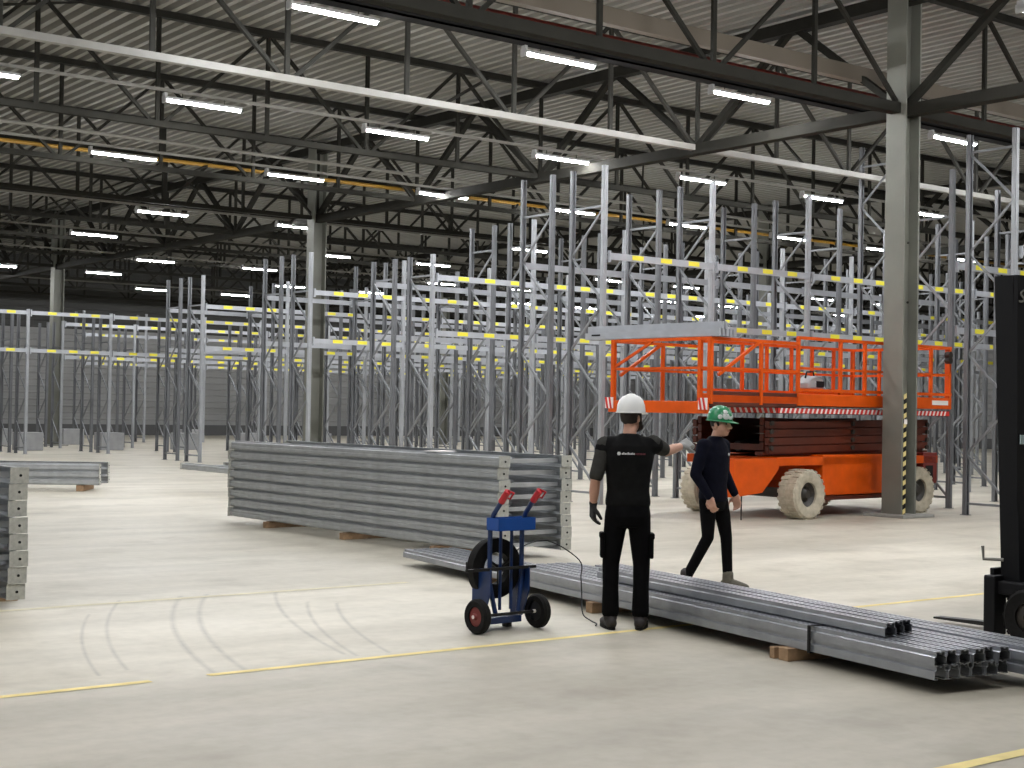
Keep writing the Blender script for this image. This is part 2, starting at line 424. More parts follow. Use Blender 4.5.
# ------------------------------------------------------------------ lamps
def make_lamp():
    r = thing('strip_lamp', 'x', 'lamp')
    h = MB().bbox((-.02, -.07, .03), (1.42, .07, .075)); h.bbox((-.05, -.05, .03), (.0, .05, .14)); h.build('housing', WHITEP, r)
    for xx in (.3, 1.1): MB().bar((xx, 0, .085), (xx, 0, .165), .012).build('hanger', DSTEEL, r)
    t = MB(); n = 10
    prof = [(.045*math.cos(PI+PI*k/n), .03+.04*math.sin(PI+PI*k/n)) for k in range(n+1)]
    t.prism(prof, (0, 0, 0), (0, 1, 0), (0, 0, 1), (1.4, 0, 0)).build('tube', LAMP, r)
    e = MB().bbox((-.05, -.07, -.03), (-.02, .07, .09)).build('end_cap', WHITEP, r)
    return r
lamp0 = make_lamp(); used = [False]
NEARN = ['nearest', 'second nearest', 'third nearest', 'fourth nearest', 'fifth nearest']
def place_lamp(x, y, z, label, group):
    if not used[0]:
        lamp0.location = (x, y, z); lamp0['label'] = label; lamp0['group'] = group; used[0] = True
    else: dup(lamp0, (x, y, z), None, label, group)
rows = [(18.3, 7.3, [9.97, 14.15, 18.3, 24.5, 28.8]), (23.8, 6.92, [6.6, 10.57, 14.6, 18.7, 22.8, 26.9, 31.0]),
        (29.3, 6.82, [7.4, 11.4, 15.45, 19.5, 23.6, 27.7, 31.8, 36, 40.2])]
for i in range(5):
    y = 36.9+6.3*i; rows.append((y, 6.75, [11.5+.6*i+4.15*k for k in range(13) if (k+i) % 3 and .33*y-5 < 11.5+4.15*k < 1.5*y and 11.5+4.15*k < 60]))
for i, (y, z, xs) in enumerate(rows):
    for k, x in enumerate(xs):
        if i < 3: lab = '%s lit tube lamp from the left on the %s lamp line' % (ORD[k], NEARN[i])
        else: lab = 'small lit tube lamp on the %s lamp line from the camera' % ORD[i]
        place_lamp(x, y, z, lab, 'tube lamps of the %s lamp line' % (ORD[i]))
    if i: # trunking the lamps hang from
        o = MB().bbox((min(xs)-8, y-.03, z+.165), (max(xs)+8, y+.03, z+.215)).build('lamp_rail', TRUNK)
        tag(o, 'thin pale rail carrying the %s lamp line' % ORD[i], 'lamp rail')
# lamp lines over the near floor, out of view
for y, z in ((11.8, 7.3), (5.3, 7.3)):
    for k in range(8): place_lamp(-3+4.15*k, y, z, 'lit tube lamp over the near floor, out of view', 'tube lamps over the near floor')

# ------------------------------------------------------------------ racking
FD = 1.0    # frame depth
def frame_meshes(H, fd, detail, dark=False):
    post = MB().prism(SEC, (0, 0, 0), (1, 0, 0), (0, 1, 0), (0, 0, H)); post.bbox((-.07, -.02, 0), (.07, .11, .008))
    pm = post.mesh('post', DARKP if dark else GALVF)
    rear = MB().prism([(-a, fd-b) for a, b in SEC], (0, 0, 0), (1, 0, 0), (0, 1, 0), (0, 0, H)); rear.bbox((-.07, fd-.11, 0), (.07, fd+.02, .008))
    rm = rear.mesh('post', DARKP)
    braces = []; z = .2; k = 0
    segs = [((0, .06, .2), (0, fd-.06, .2))]
    while z+.87 < H-.1:
        a, b = ((.06, z), (fd-.06, z+.84)) if k % 2 == 0 else ((fd-.06, z), (.06, z+.84))
        segs.append(((0, a[0], a[1]), (0, b[0], b[1]))); z += .87; k += 1
    segs.append(((0, .06, z), (0, fd-.06, z)))
    if detail: bm_ = [MB().bar(p, q, .03, .04).mesh('brace', BRACEM) for p, q in segs]
    else:
        m = MB()
        for p, q in segs: m.bar(p, q, .03, .04)
        bm_ = [m.mesh('bracing', BRACEM)]
    return pm, rm, bm_
PROTO = {}
BRACEM = mat('brace_steel', (.24, .25, .262), .5, .3, .1, 3)
def frame(H, fd, detail, loc, label, group, dark=False):
    key = (H, fd, detail, dark)
    if key not in PROTO:
        r = thing('rack_upright', label, 'rack upright', loc, 0, group)
        pm, rm, bs = frame_meshes(H, fd, detail, dark)
        link('post', pm, r); link('post', rm, r)
        for b in bs: link(b.name.split('.')[0], b, r)
        PROTO[key] = r; return r
    return dup(PROTO[key], loc, 0, label, group)
BAY = 2.75
def make_beam(stick):
    r = thing('rack_beam', 'x', 'rack beam')
    b = MB().bbox((.06, -.025, -.06), (BAY-.06, .025, .06)); b.bbox((.05, -.03, -.11), (.085, .03, .1)); b.bbox((BAY-.085, -.03, -.11), (BAY-.05, .03, .1))
    b.build('beam', BEAMM, r)
    if stick:
        sm = MB().bbox((-.14, -.029, -.035), (.14, -.0255, .05)).mesh('label_sticker', YEL)
        for fx in (.27, .53, .79):
            s = link('label_sticker', sm, r); s.location = (fx*BAY, 0, 0); s['label'] = 'yellow sticker'
    return r
BEAMM = mat('beam_steel', (.40, .415, .445), .45, .25, .08, 4)
BP = {}
nbeams = 0
def beam(stick, loc, label, group):
    global nbeams; nbeams += 1
    if stick not in BP:
        r = make_beam(stick); r.location = loc; r['label'] = label; r['group'] = group; BP[stick] = r; return
    dup(BP[stick], loc, 0, label, group)
Z1, Z2 = 3.3, 4.5
def rackrow(desc, y, x0, nb, H, ident, skip=(), tall={}, double=True, detail=False, gap=.5, dark=False):
    lines = [('front', y)] + ([('back', y+FD+gap)] if double else [])
    for ln, yy in lines:
        for k in range(nb+1):
            h = tall.get((ln, k), H)
            lab = '%s upright from the left, %s line, %s' % (ORD[k], ln, desc) if ident else 'grey steel upright in the %s' % desc
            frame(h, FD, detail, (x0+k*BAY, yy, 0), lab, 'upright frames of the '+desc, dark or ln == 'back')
    for ln, yy in lines:
        front = ln == 'front'
        for k in range(nb):
            for lv, z in (('lower', Z1), ('upper', Z2)):
                if (ln, k, lv) in skip: continue
                yb = yy-.03 if front else yy+FD+.03
                kind_ = 'yellow-stickered' if front else 'plain rear'
                lab = '%s %s beam, %s bay of the %s' % (lv, kind_, ORD[k], desc) if ident else '%s %s beam of the %s' % (lv, kind_, desc)
                beam(front, (x0+k*BAY, yb, z), lab, '%s %s beams of the %s' % (lv, ln, desc))
rackrow('racks behind the forklift mast', 14.5, 21.75, 2, 6.6, True, double=False, detail=True)
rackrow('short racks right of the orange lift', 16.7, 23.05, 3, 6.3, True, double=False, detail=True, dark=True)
rackrow('rack row just behind the orange lift', 20.1, 17.45, 5, 6.15, True, skip={('front', 0, 'lower'), ('back', 0, 'lower')},
        tall={('front', 3): 7.6, ('back', 3): 6.3}, detail=True)
rackrow('second rack row behind the lift', 26.1, 17.8, 8, 6.0, True, tall={('front', 0): 5.0, ('back', 0): 5.0})
rackrow('third rack row behind the lift', 31.9, 18.1, 10, 5.5, True)
rackrow('fourth rack row behind the lift', 39.0, 18.6, 12, 5.4, False)
rackrow('long low rack row at far left', 46.5, 13.4, 14, 4.62, False, skip={('back', k, l) for k in range(14) for l in ('lower', 'upper')})
rackrow('low far racks behind the left racks', 52.2, 19.4, 11, 4.62, False, skip={('back', k, l) for k in range(14) for l in ('lower', 'upper')})
rackrow('farthest racks near the back wall', 59.5, 23.0, 11, 5.5, False, double=False)
# grey blocks at the feet of the left racks
gm = MB().bbox((-.42, -.35, 0), (.42, .35, .62)).mesh('floor_block', GREYB)
GBX = [(17.5, 50.2), (20.4, 50.2), (23.3, 50.2), (26.1, 50.4), (29, 50.4), (18.6, 56.6), (21.5, 56.8), (26.5, 56.8), (15.2, 49.8)]
for k, (x, y) in enumerate(GBX):
    o = link('floor_block', gm, None, .02); o.location = (x, y, 0)
    tag(o, 'low grey block standing at the feet of the left racks', 'block', 'grey blocks under the left racks')

# ------------------------------------------------------------------ lying stacks of frames
def lying_frame(L, W, label, cat='steel frame', group=None):
    r = thing('lying_upright', label, cat, (0, 0, 0), 0, group)
    for x, sg in ((0, 1), (W-.085, 1)):
        p = MB().prism([(a, .05+b) for a, b in SECW] if x == 0 else [(.085-a, .05+b) for a, b in SECW], (x, 0, 0), (1, 0, 0), (0, 0, 1), (0, L, 0)).build('post', LGALV, r)
        for yy in (-.012, L):
            fp = MB().bbox((x-.035, yy, -.014), (x+.12, yy+.012, .116))
            fp.build('foot_plate', PLATE, r)
            if yy < 0: MB().lathe([(.012, 0), (.012, .006)], (x+.05, yy, .05), (0, -1, 0), 8).build('bolt_hole', BLACK, r)
    b = MB(); y = .18; k = 0
    b.bbox((.05, .14, .03), (W-.05, .19, .075)); b.bbox((.05, L-.2, .03), (W-.05, L-.15, .075))
    while y+.85 < L:
        xa, xb = (.06, W-.06) if k % 2 == 0 else (W-.06, .06)
        b.bar((xa, y, .05), (xb, y+.8, .05), .04, .03); y += .82; k += 1
    b.build('bracing', LGALV, r)
    return r
LGALV = mat('stack_steel', (.47, .485, .50), .42, .45, .12, 6)
def stack(x, y, rz, L, W, n, z0, pitch, where, group):
    base = None
    for k in range(n):
        lab = '%s lying steel frame from the top of the %s' % (ORD[n-1-k], where)
        jx = random.uniform(-.005, .005); jy = random.uniform(-.025, .025)
        loc = (x+jx, y+jy, z0+k*pitch)
        if base is None: base = lying_frame(L, W, lab, 'steel frame', group); base.location = loc; base.rotation_euler = (0, 0, rz)
        else: dup(base, loc, rz, lab, group)
    return base
stack(9.84, 13.05, math.radians(1.5), 6.25, 1.0, 8, .106, .1365, 'tall steel stack behind blue trolley', 'frames of the tall stack')
stack(3.17, 12.0, math.radians(2), 6.2, 1.0, 8, .081, .1365, 'steel stack cut by the left edge', 'frames of the left stack')
# flat stack beyond
stack(10.75, 26.9, math.radians(58), 6.0, 1.0, 3, .136, .1365, 'low stack beyond the left one', 'frames of the low far stack')
stack(12.35, 20.6, math.radians(0), 6.1, 1.0, 1, .426, .13, 'flat pair lying behind the tall stack', 'frames lying behind the tall stack')
def bearer(x, y, rz, L, label, w=.09, h=.085):
    o = MB().bbox((0, -w/2, 0), (L, w/2, h)).build('timber_bearer', WOOD, None, bevel=.004); o.location = (x, y, 0); o.rotation_euler = (0, 0, rz)
    tag(o, label, 'timber'); return o
for k, yy in enumerate((14.2, 16.2, 18.2)): bearer(9.72-.03*k, yy, .026, 1.2, '%s timber bearer under the tall steel stack, counted from the trolley' % ORD[k])
for k, yy in enumerate((12.5, 16.5)): bearer(3.1-.1*k, yy, .03, 1.2, '%s timber bearer under the stack at the left edge' % ['near', 'far'][k], .1, .06)
for k, dd in enumerate((.35, 1.9, 3.6)):
    a = math.radians(58); bearer(10.75-math.sin(a)*dd, 26.9+math.cos(a)*dd, a, 1.05, '%s timber bearer from the right under low far stack' % ORD[k], .14, .115)
for k, yy in enumerate((21.4, 23.9)): bearer(12.25, yy, .0, 1.2, '%s timber block under the flat frame behind the tall stack' % ['near', 'far'][k], .2, .405)
# sheet of white paper on the tall stack
o = MB().add([(0, 0, 0), (.3, 0, 0), (.3, .25, .004), (0, .25, 0), (0, 0, .005), (.3, 0, .005), (.3, .25, .009), (0, .25, .005)],
             [(0, 1, 2, 3), (7, 6, 5, 4), (0, 4, 5, 1), (1, 5, 6, 2), (2, 6, 7, 3), (3, 7, 4, 0)]).build('paper_sheet', RWHITE)
o.location = (9.83, 14.3, 1.182); o.rotation_euler = (0, 0, .03); tag(o, 'small white paper sheet lying on top of the tall steel stack', 'paper')

# ------------------------------------------------------------------ low pile of long profiles in front
PN = Vector((7.53, 5.56, 0)); PA = math.radians(-8.7)
pe = Vector((math.sin(-PA), math.cos(PA), 0)); pp = Vector((math.cos(PA), math.sin(PA), 0))
PM = {}
def profile(L):
    if L not in PM:
        PM[L] = MB().prism([(a, .085-b) for a, b in SEC], (0, 0, 0), (1, 0, 0), (0, 0, 1), (0, L, 0)).mesh('steel_profile', PERF)
    return PM[L]
def lay(across, along, z, L, label, group):
    o = link('steel_profile', profile(L)); p = PN+pp*across+pe*along; o.location = (p.x, p.y, z); o.rotation_euler = (0, 0, PA)
    tag(o, label, 'steel profile', group)
for lay_i, (z, a0, L, nm) in enumerate(((.09, 0, 7.8, 'bottom'), (.176, .0, 5.3, 'middle'))):
    for k in range(6):
        lay(.052+.106*k, a0+random.uniform(-.02, .02), z, L, '%s long profile from the near edge in the %s layer of low pile' % (ORD[k], nm), 'profiles of the low pile')
for k in range(3):
    lay(.16+.106*k, .55+.04*k, .27, 3.5, '%s profile from the near edge in the short top layer of low pile' % ORD[k], 'profiles of the low pile')
for lay_i, (z, nm) in enumerate(((.09, 'lower'), (.176, 'upper'))):
    for k in range(3):
        lay(.73+.106*k, -.18+.04*k, z, 5.2, '%s %s profile from the low pile in the narrow bundle on its far side' % (ORD[k], nm), 'profiles of the narrow bundle')
for k, s in enumerate((1.36, 3.9, 5.9)):
    p = PN+pe*s-pp*.06; bearer(p.x, p.y, PA, 1.2, '%s timber bearer from the forklift end under the low pile' % ORD[k], .1, .088)
p = PN+pe*1.47-pp*.07; bearer(p.x, p.y, PA, .12, 'short timber offcut beside the bearer under low pile', .05, .08)
# strap round the pile
def strap(s, w, ztop, label):
    a, b = -.012, w; z0, z1 = .084, ztop; t = .003
    m = MB()
    for (p, q) in (((a, z0), (a, z1)), ((a, z1), (b, z1)), ((b, z1), (b, z0)), ((b, z0), (a, z0))):
        P = PN+pe*s+pp*p[0]; Q = PN+pe*s+pp*q[0]
        m.bar((P.x, P.y, p[1]), (Q.x, Q.y, q[1]), .03, .004, up=(pe.x, pe.y, 0)) if False else m.bar((P.x, P.y, p[1]), (Q.x, Q.y, q[1]), .006, .028, up=(pe.x, pe.y, 0))
    o = m.build('strap_band', BLACK); tag(o, label, 'strap'); return o
strap(1.15, .655, .265, 'black strap band around the low pile near its forklift end')

# ------------------------------------------------------------------ strapping trolley
tr = thing('strapping_trolley', 'blue strapping trolley with red grips and two black tyres', 'trolley', (6.86, 8.97, 0), math.radians(3))
def trb(mb, name, m, parent=tr, label=None, **k):
    o = mb.build(name, m, parent, **k)
    if label: o['label'] = label
    return o
for x in (-.30, .30):
    w = MB().ringlathe([(.075, -.03), (.118, -.036), (.132, -.018), (.132, .018), (.118, .036), (.075, .03)], (x, 0, .132), (1, 0, 0), 28)
    wo = trb(w, 'wheel', RUBBER, smooth=True, label='black tyred wheel')
    sg = 1 if x > 0 else -1
    trb(MB().lathe([(.076, 0), (.074, .02), (.03, .028), (.02, .045)], (x, 0, .132), (sg, 0, 0), 20), 'hub', HUBR, wo, 'red wheel hub')
    trb(MB().lathe([(.076, .0), (.074, .02), (.03, .026)], (x, 0, .132), (-sg, 0, 0), 20), 'inner_hub', BLACKM, wo)
    trb(MB().lathe([(.014, -.05), (.014, .05)], (x, 0, .132), (1, 0, 0), 10), 'axle_cap', RWHITE, wo)
trb(MB().tube([(-.28, 0, .132), (.28, 0, .132)], .012), 'axle', BLACKM)
for i, x in enumerate((-.16, .16)):
    pts = [(x*.7, .02, .14), (x*.85, .03, .25), (x, .04, .38), (x, .04, .80), (x*1.0, .0, .90), (x*1.0, -.09, 1.0)]
    trb(MB().tube(pts, .019, 10), 'frame_tube', BLUE, smooth=True)
    g = MB().tube([(x, -.085, .995), (x, -.16, 1.08)], .026, 12)
    go = trb(g, 'grip', REDG, smooth=True, label='red rubber grip')
    trb(MB().tube([(x, -.12, 1.035), (x+.05, -.13, 1.02), (x+.055, -.165, 1.065), (x, -.165, 1.085)], .009, 8), 'hand_guard', REDG, go, smooth=True)
for x in (-.05, .06): trb(MB().tube([(x, .045, .16), (x, .045, .80)], .013, 8), 'upright_rod', BLUE, smooth=True)
t = MB().bbox((-.185, -.09, .78), (.185, -.085, .87)); t.bbox((-.185, .05, .78), (.185, .055, .87)); t.bbox((-.185, -.09, .78), (-.18, .055, .87)); t.bbox((.18, -.09, .78), (.185, .055, .87)); t.bbox((-.185, -.09, .775), (.185, .055, .782))
trb(t, 'tool_tray', BLUEB, label='bright blue tool tray')
trb(MB().bar((-.42, .0, .48), (.27, .0, .48), .022), 'cross_bar', BLACKM)
trb(MB().bar((-.415, 0, .48), (-.415, 0, .55), .012), 'bar_pin', BLACKM)
for x, s in ((-.20, 1), (.20, -1)):
    p = [(.20, .10), (.20, .44), (.14, .48), (-.02, .48), (-.02, .30), (.06, .10)]
    trb(MB().prism(p, (x, 0, 0), (0, 1, 0), (0, 0, 1), (.012*s, 0, 0)), 'side_plate', BLUE, bevel=.003)
b = MB().bbox((-.19, .06, .05), (.19, .24, .10)); trb(b, 'base_plate', BLUE, bevel=.004)
for x in (-.15, .15): trb(MB().bbox((x-.025, .16, .0), (x+.025, .22, .06)), 'foot', BLACKM)
trb(MB().lathe([(.03, -.06), (.03, .06)], (0, .15, .47), (0, 1, 0), 16), 'coil_spindle', BLACKM)
for a in range(3):
    q = a*2*PI/3+.5; trb(MB().bar((0, .12, .47), (.12*math.cos(q), .12, .47+.12*math.sin(q)), .02), 'spindle_arm', BLACKM)
sc = MB().ringlathe([(.125, -.04), (.232, -.04), (.236, 0), (.232, .04), (.125, .04), (.122, 0)], (0, 0, 0), (0, 1, 0), 48).build('strap_coil', RUBBER, smooth=True)
sc.location = (6.83, 9.12, .47); tag(sc, 'black ring of strapping mounted on the blue trolley', 'strap coil')
def spline(P, n=6):
    P = [Vector(p) for p in P]; Q = [P[0]]+P+[P[-1]]; out = []
    for i in range(1, len(Q)-2):
        for k in range(n):
            t = k/n; a, b, c, d = Q[i-1:i+3]
            out.append(.5*((2*b)+(c-a)*t+(2*a-5*b+4*c-d)*t*t+(3*b-a-3*c+d)*t**3))
    return out+[P[-1]]
ls = MB().tube(spline([(7.0, 9.2, .45), (7.25, 9.35, .58), (7.62, 9.45, .62), (7.88, 9.35, .46), (7.845, 9.28, .32), (7.83, 9.25, .2), (7.76, 9.15, .05), (7.72, 9.0, .012), (7.66, 8.86, .01), (7.58, 8.78, .01)]), .0055, 6)
tag(ls.build('loose_strap', BLACK, smooth=True), 'thin black strap looping from blue trolley over the pile to floor', 'strap')

# ------------------------------------------------------------------ scissor lift
LR = math.radians(3.2)
lift = thing('scissor_lift', 'big orange scissor lift with cream tyres, folded down behind the column', 'lift', (19.72, 17.22, 0), LR)
def lf(mb, name, m, parent=lift, label=None, **k):
    o = mb.build(name, m, parent, **k)
    if label: o['label'] = label
    return o
for x in (-1.55, 1.55):
    for y in (-1.06, 1.06):
        s = -1 if y < 0 else 1
        w = MB().ringlathe([(.20, -.15), (.30, -.185), (.365, -.18), (.40, -.14), (.40, .14), (.365, .18), (.30, .185), (.20, .15)], (x, y, .40), (0, 1, 0), 40)
        # tread lugs
        for k in range(22):
            a = 2*PI*k/22
            for yy, da in ((-.09, 0), (.09, .14)):
                c = Vector((x+.402*math.cos(a+da), y+yy, .40+.402*math.sin(a+da)))
                d = Vector((math.cos(a+da), 0, math.sin(a+da))); tg = Vector((-d.z, 0, d.x))
                w.bar(c-tg*.03, c+tg*.03, .15, .018, up=d)
        wo = lf(w, 'wheel', TYREC, label='cream rubber tyre', smooth=True)
        lf(MB().lathe([(.205, -.12), (.205, .10*1), (.19, .12), (.12, .06), (.06, .13), (.05, .13)] if s > 0 else [(.05, -.13), (.06, -.13), (.12, -.06), (.19, -.12), (.205, -.10), (.205, .12)], (x, y, .40), (0, 1, 0), 24), 'hub', HUBD, wo, 'dark wheel hub')
for x in (-1.55, 1.55): lf(MB().bbox((x-.09, -.95, .33), (x+.09, .95, .48)), 'axle', HUBD)
# chassis
lf(MB().bbox((-2.1, -.62, .62), (2.4, .62, 1.0)).bbox((-2.1, -1.0, .86), (2.4, .95, 1.0)), 'chassis', ORANGE, bevel=.01)
for s in (-1, 1):
    y = s*1.0
    if s < 0: lf(MB().prism([(-3.15, .98), (-2.05, .98), (-2.05, .80), (-2.45, .44), (-3.15, .38)], (0, y, 0), (1, 0, 0), (0, 0, 1), (0, -s*.38, 0)), 'outrigger_box', ORANGE, bevel=.012)
    lf(MB().bbox((-.92, y, .36), (1.02, y-s*.42, 1.03)), 'side_cabinet', ORANGE, bevel=.015)
    lf(MB().bbox((-.92, y+s*.004, .28), (1.02, y-s*.3, .345)), 'cabinet_sill', ORANGED)
    lf(MB().bbox((1.95, y, .50), (2.38, y-s*.3, 1.05)), 'end_cabinet', REDP, bevel=.01)
    lf(MB().bbox((2.02, y+s*.005, .58), (2.25, y-s*.01, .82)), 'end_opening', BLACK)
# folded scissor pack: crossed arms lying nearly flat
for s in (-1, 1):
    y = s*.78
    for k in range(4):
        z = 1.09+.135*k
        for q, sg in ((0, 1), (1, -1)):
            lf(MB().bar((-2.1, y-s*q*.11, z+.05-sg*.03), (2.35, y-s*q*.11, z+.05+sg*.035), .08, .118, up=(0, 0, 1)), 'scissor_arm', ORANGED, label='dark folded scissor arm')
        for x in (-2.05, .1, 2.3): lf(MB().lathe([(.04, 0), (.04, .04)], (x, y+s*.04, z+.05), (0, s, 0), 12), 'pivot_pin', HUBD)
    lf(MB().bbox((-2.15, y-s*.03, 1.02), (2.45, y-s*.2, 1.08)), 'scissor_rail', ORANGED)
for x in (-2.0, .1, 2.2): lf(MB().bbox((x-.05, -.7, 1.1), (x+.05, .7, 1.2)), 'cross_tube', ORANGED)
lf(MB().tube([(-1.9, 0, 1.15), (.6, 0, 1.45)], .09, 14), 'hydraulic_ram', BLACKM)
# platform
XA, XM, XB, YN, YF = -3.85, -1.75, 2.62, -1.1, 1.05
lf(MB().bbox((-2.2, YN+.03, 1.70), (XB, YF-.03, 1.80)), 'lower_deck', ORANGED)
lf(MB().bbox((XM, YN-.03, 1.83), (XB, YF, 2.03)), 'main_deck', ORANGE, bevel=.01)
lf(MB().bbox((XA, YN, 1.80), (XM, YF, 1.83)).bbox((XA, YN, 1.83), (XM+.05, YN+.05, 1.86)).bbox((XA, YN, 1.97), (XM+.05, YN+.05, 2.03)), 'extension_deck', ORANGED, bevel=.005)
lf(MB().bbox((XA-.04, YN, 1.68), (XA, YF, 1.87)), 'end_beam', ORANGE, bevel=.008)
# red and white edge markings
for (x0, x1, y, z0, z1) in ((-2.2, XB, YN+.02, 1.71, 1.79),):
    base = lf(MB().bbox((x0, y-.006, z0), (x1, y, z1)), 'edge_marking', RRED, label='red and white edge stripes')
    m = MB(); x = x0+.04
    while x < x1-.1:
        m.prism([(x, z0), (x+.045, z0), (x+.08, z1), (x+.035, z1)], (0, y-.0065, 0), (1, 0, 0), (0, 0, 1), (0, -.003, 0)); x += .115
    lf(m, 'white_stripe', RWHITE, base, 'white edge stripes')
base = lf(MB().bbox((-2.206, YN+.03, 1.71), (-2.2, YF-.03, 1.79)), 'edge_marking', RRED, label='red and white edge stripes')
m = MB(); y = YN+.05
while y < YF-.12:
    m.prism([(y, 1.71), (y+.045, 1.71), (y+.08, 1.79), (y+.035, 1.79)], (-2.2065, 0, 0), (0, 1, 0), (0, 0, 1), (-.003, 0, 0)); y += .115
lf(m, 'white_stripe', RWHITE, base, 'white edge stripes')
for (x, y) in ((XA, YN), (XA, YF-.12)):
    m = MB().bbox((x-.052, y, 1.74), (x-.041, y+.18, 1.92)); b_ = lf(m, 'corner_marking', RWHITE, label='white corner marking with red bars')
    m = MB()
    for k in range(2): m.prism([(y+.02+.08*k, 1.74), (y+.06+.08*k, 1.74), (y+.1+.08*k, 1.92), (y+.06+.08*k, 1.92)], (x-.053, 0, 0), (0, 1, 0), (0, 0, 1), (-.004, 0, 0))
    lf(m, 'red_bar', RRED, b_)
lf(MB().bbox((2.0, YN-.037, 1.90), (2.5, YN-.031, 1.98)), 'name_plate', RWHITE, label='small white plate')
# guard rails
def post(x, y, z0, z1, w=.055): lf(MB().bbox((x-w/2, y-w/2, z0), (x+w/2, y+w/2, z1)), 'rail_post', ORANGE, bevel=.006)
def rail(p, q, name, w=.05): lf(MB().bar(p, q, w), name, ORANGE)
zt, zm, zb = 2.93, 2.44, 2.05
for y in (YN, YF-.03):
    for x in (XM+.02, -.62, .05, .75, 1.35, 2.0, XB-.04): post(x, y, 2.03, zt)
    rail((XM, y, zt), (XB, y, zt), 'top_rail'); rail((XM, y, zm), (XB, y, zm), 'mid_rail', .04)
    rail((XM, y, 2.09), (XB, y, 2.09), 'toe_board', .05)
    for x in (XA+.03, XM-.9): post(x, y, 1.83, 2.83)
    rail((XA, y, 2.83), (XM, y, 2.83), 'top_rail'); rail((XA, y, 2.38), (XM, y, 2.38), 'mid_rail', .04)
    rail((XA+.2, y, 2.28), (XA+1.15, y, 2.82), 'diagonal_brace', .045)
for k, y in enumerate((YN+.02, YN+.22, YF-.05)): post(XA+.03, y, 1.83, 2.85, .065)
rail((XA+.03, YN, 2.83), (XA+.03, YF, 2.83), 'top_rail'); rail((XA+.03, YN, 2.38), (XA+.03, YF, 2.38), 'mid_rail', .04)
rail((XA+.03, YF-.05, 2.40), (XA+.03, YF-.9, 2.80), 'diagonal_brace', .04)
for y in (YN+.05, -.3, .4, YF-.05): post(XB-.04, y, 2.03, zt)
rail((XB-.04, YN, zt), (XB-.04, YF, zt), 'top_rail'); rail((XB-.04, YN, zm), (XB-.04, YF, zm), 'mid_rail', .04)
cbx = lf(MB().bbox((.95, YN-.06, 2.48), (1.35, YN+.06, 2.92)), 'control_box', ORANGE, bevel=.015)
lf(MB().bbox((1.0, YN-.065, 2.7), (1.3, YN-.058, 2.86)), 'control_panel', HZY, cbx, 'yellow panel')
for z in (2.7, 2.8): lf(MB().lathe([(.06, 0), (.06, .1)], (2.4, YN-.05, z), (0, -1, 0), 14), 'work_light', HUBD)
lf(MB().tube([(-2.9, YN+.15, .42), (-2.9, YN+.15, .1), (-2.9, YN+.15, .02)], .012, 6), 'earth_chain', HUBD)
lf(MB().tube([(.1, -.4, .5), (.6, -.5, .3), (1.0, -.4, .45)], .02, 8), 'hose', BLACK)
# things on the platform
def onlift(x, y, z):
    c, s = math.cos(LR), math.sin(LR); return (19.72+c*x-s*y, 17.22+s*x+c*y, z)
bm_ = MB().prism([(0, 0), (.42, 0), (.42, .12), (.36, .2), (.22, .22), (.1, .17), (0, .1)], (0, 0, 0), (1, 0, 0), (0, 0, 1), (0, .3, 0)).build('tool_bag', GREYB, bevel=.03)
MB().tube([(.1, .15, .18), (.14, .15, .28), (.3, .15, .29), (.34, .15, .2)], .014, 8).build('handle', BLACK, bm_)
MB().bbox((.2, -.008, .03), (.4, .0, .13)).build('side_pocket', BLACK, bm_)
bm_.location = onlift(-1.3, YN+.12, 2.115); bm_.rotation_euler = (0, 0, LR); tag(bm_, 'small grey tool bag on the edge of the orange lift platform', 'bag')
# new beams laid across the lift's left rail
LB = MB().prism([(0, 0), (.05, 0), (.05, .03), (.04, .05), (.04, .11), (0, .11)], (0, 0, 0), (1, 0, 0), (0, 0, 1), (0, 2.9, 0)).mesh('loose_beam', BEAMM)
for k in range(5):
    o = link('loose_beam', LB); x, y, _ = onlift(XA+.04+.085*k, YN-.05, 0); o.location = (x+.0, y-.1, 2.865); o.rotation_euler = (0, 0, math.radians(4+.4*k))
    MB().bbox((-.004, 2.55, .06), (-.001, 2.75, .085)).build('slot', BLACK, o)
    tag(o, '%s loose grey beam from the left laid over the left end of the lift' % ORD[k], 'loose beam', 'beams on the lift')
for k in range(2):
    o = link('loose_beam', LB); x, y, _ = onlift(XA+.10+.085*k, YN-.05, 0); o.location = (x, y-.1, 2.978); o.rotation_euler = (0, 0, math.radians(4+.5*k))
    tag(o, '%s loose grey beam from the left in the upper layer on the lift' % ORD[k], 'loose beam', 'beams on the lift')

# ------------------------------------------------------------------ reach truck at the right edge
fk = thing('forklift', 'black forklift with tall mast, cut off by the right edge', 'forklift', (9.79, 6.5, 0), 0)
def fb(mb, name, m, parent=fk, label=None, **k):
    o = mb.build(name, m, parent, **k)
    if label: o['label'] = label
    return o
lean = .05
for x in (0.02, 1.08):
    mm = MB().prism([(0, 0), (.16, 0), (.16, .02), (.03, .02), (.03, .14), (.16, .14), (.16, .16), (0, .16)] if x < .5 else [(0, 0), (-.16, 0), (-.16, .02), (-.03, .02), (-.03, .14), (-.16, .14), (-.16, .16), (0, .16)],
                    (x, -.02, .33), (1, 0, 0), (0, 1, 0), (-.05, .06, 2.45))
    fb(mm, 'mast_channel', BLACK)
for z, h in ((2.62, .16), (1.75, .14), (.75, .16)): fb(MB().bbox((.05, .03, z), (1.05, .08, z+h)), 'mast_crosspiece', BLACK, bevel=.01)
fb(MB().prism([(.0, 1.0), (1.07, 1.0), (1.04, 2.78), (-.03, 2.78)], (0, .0, 0), (1, 0, 0), (0, 0, 1), (0, .03, 0)), 'mast_shield', BLACK)
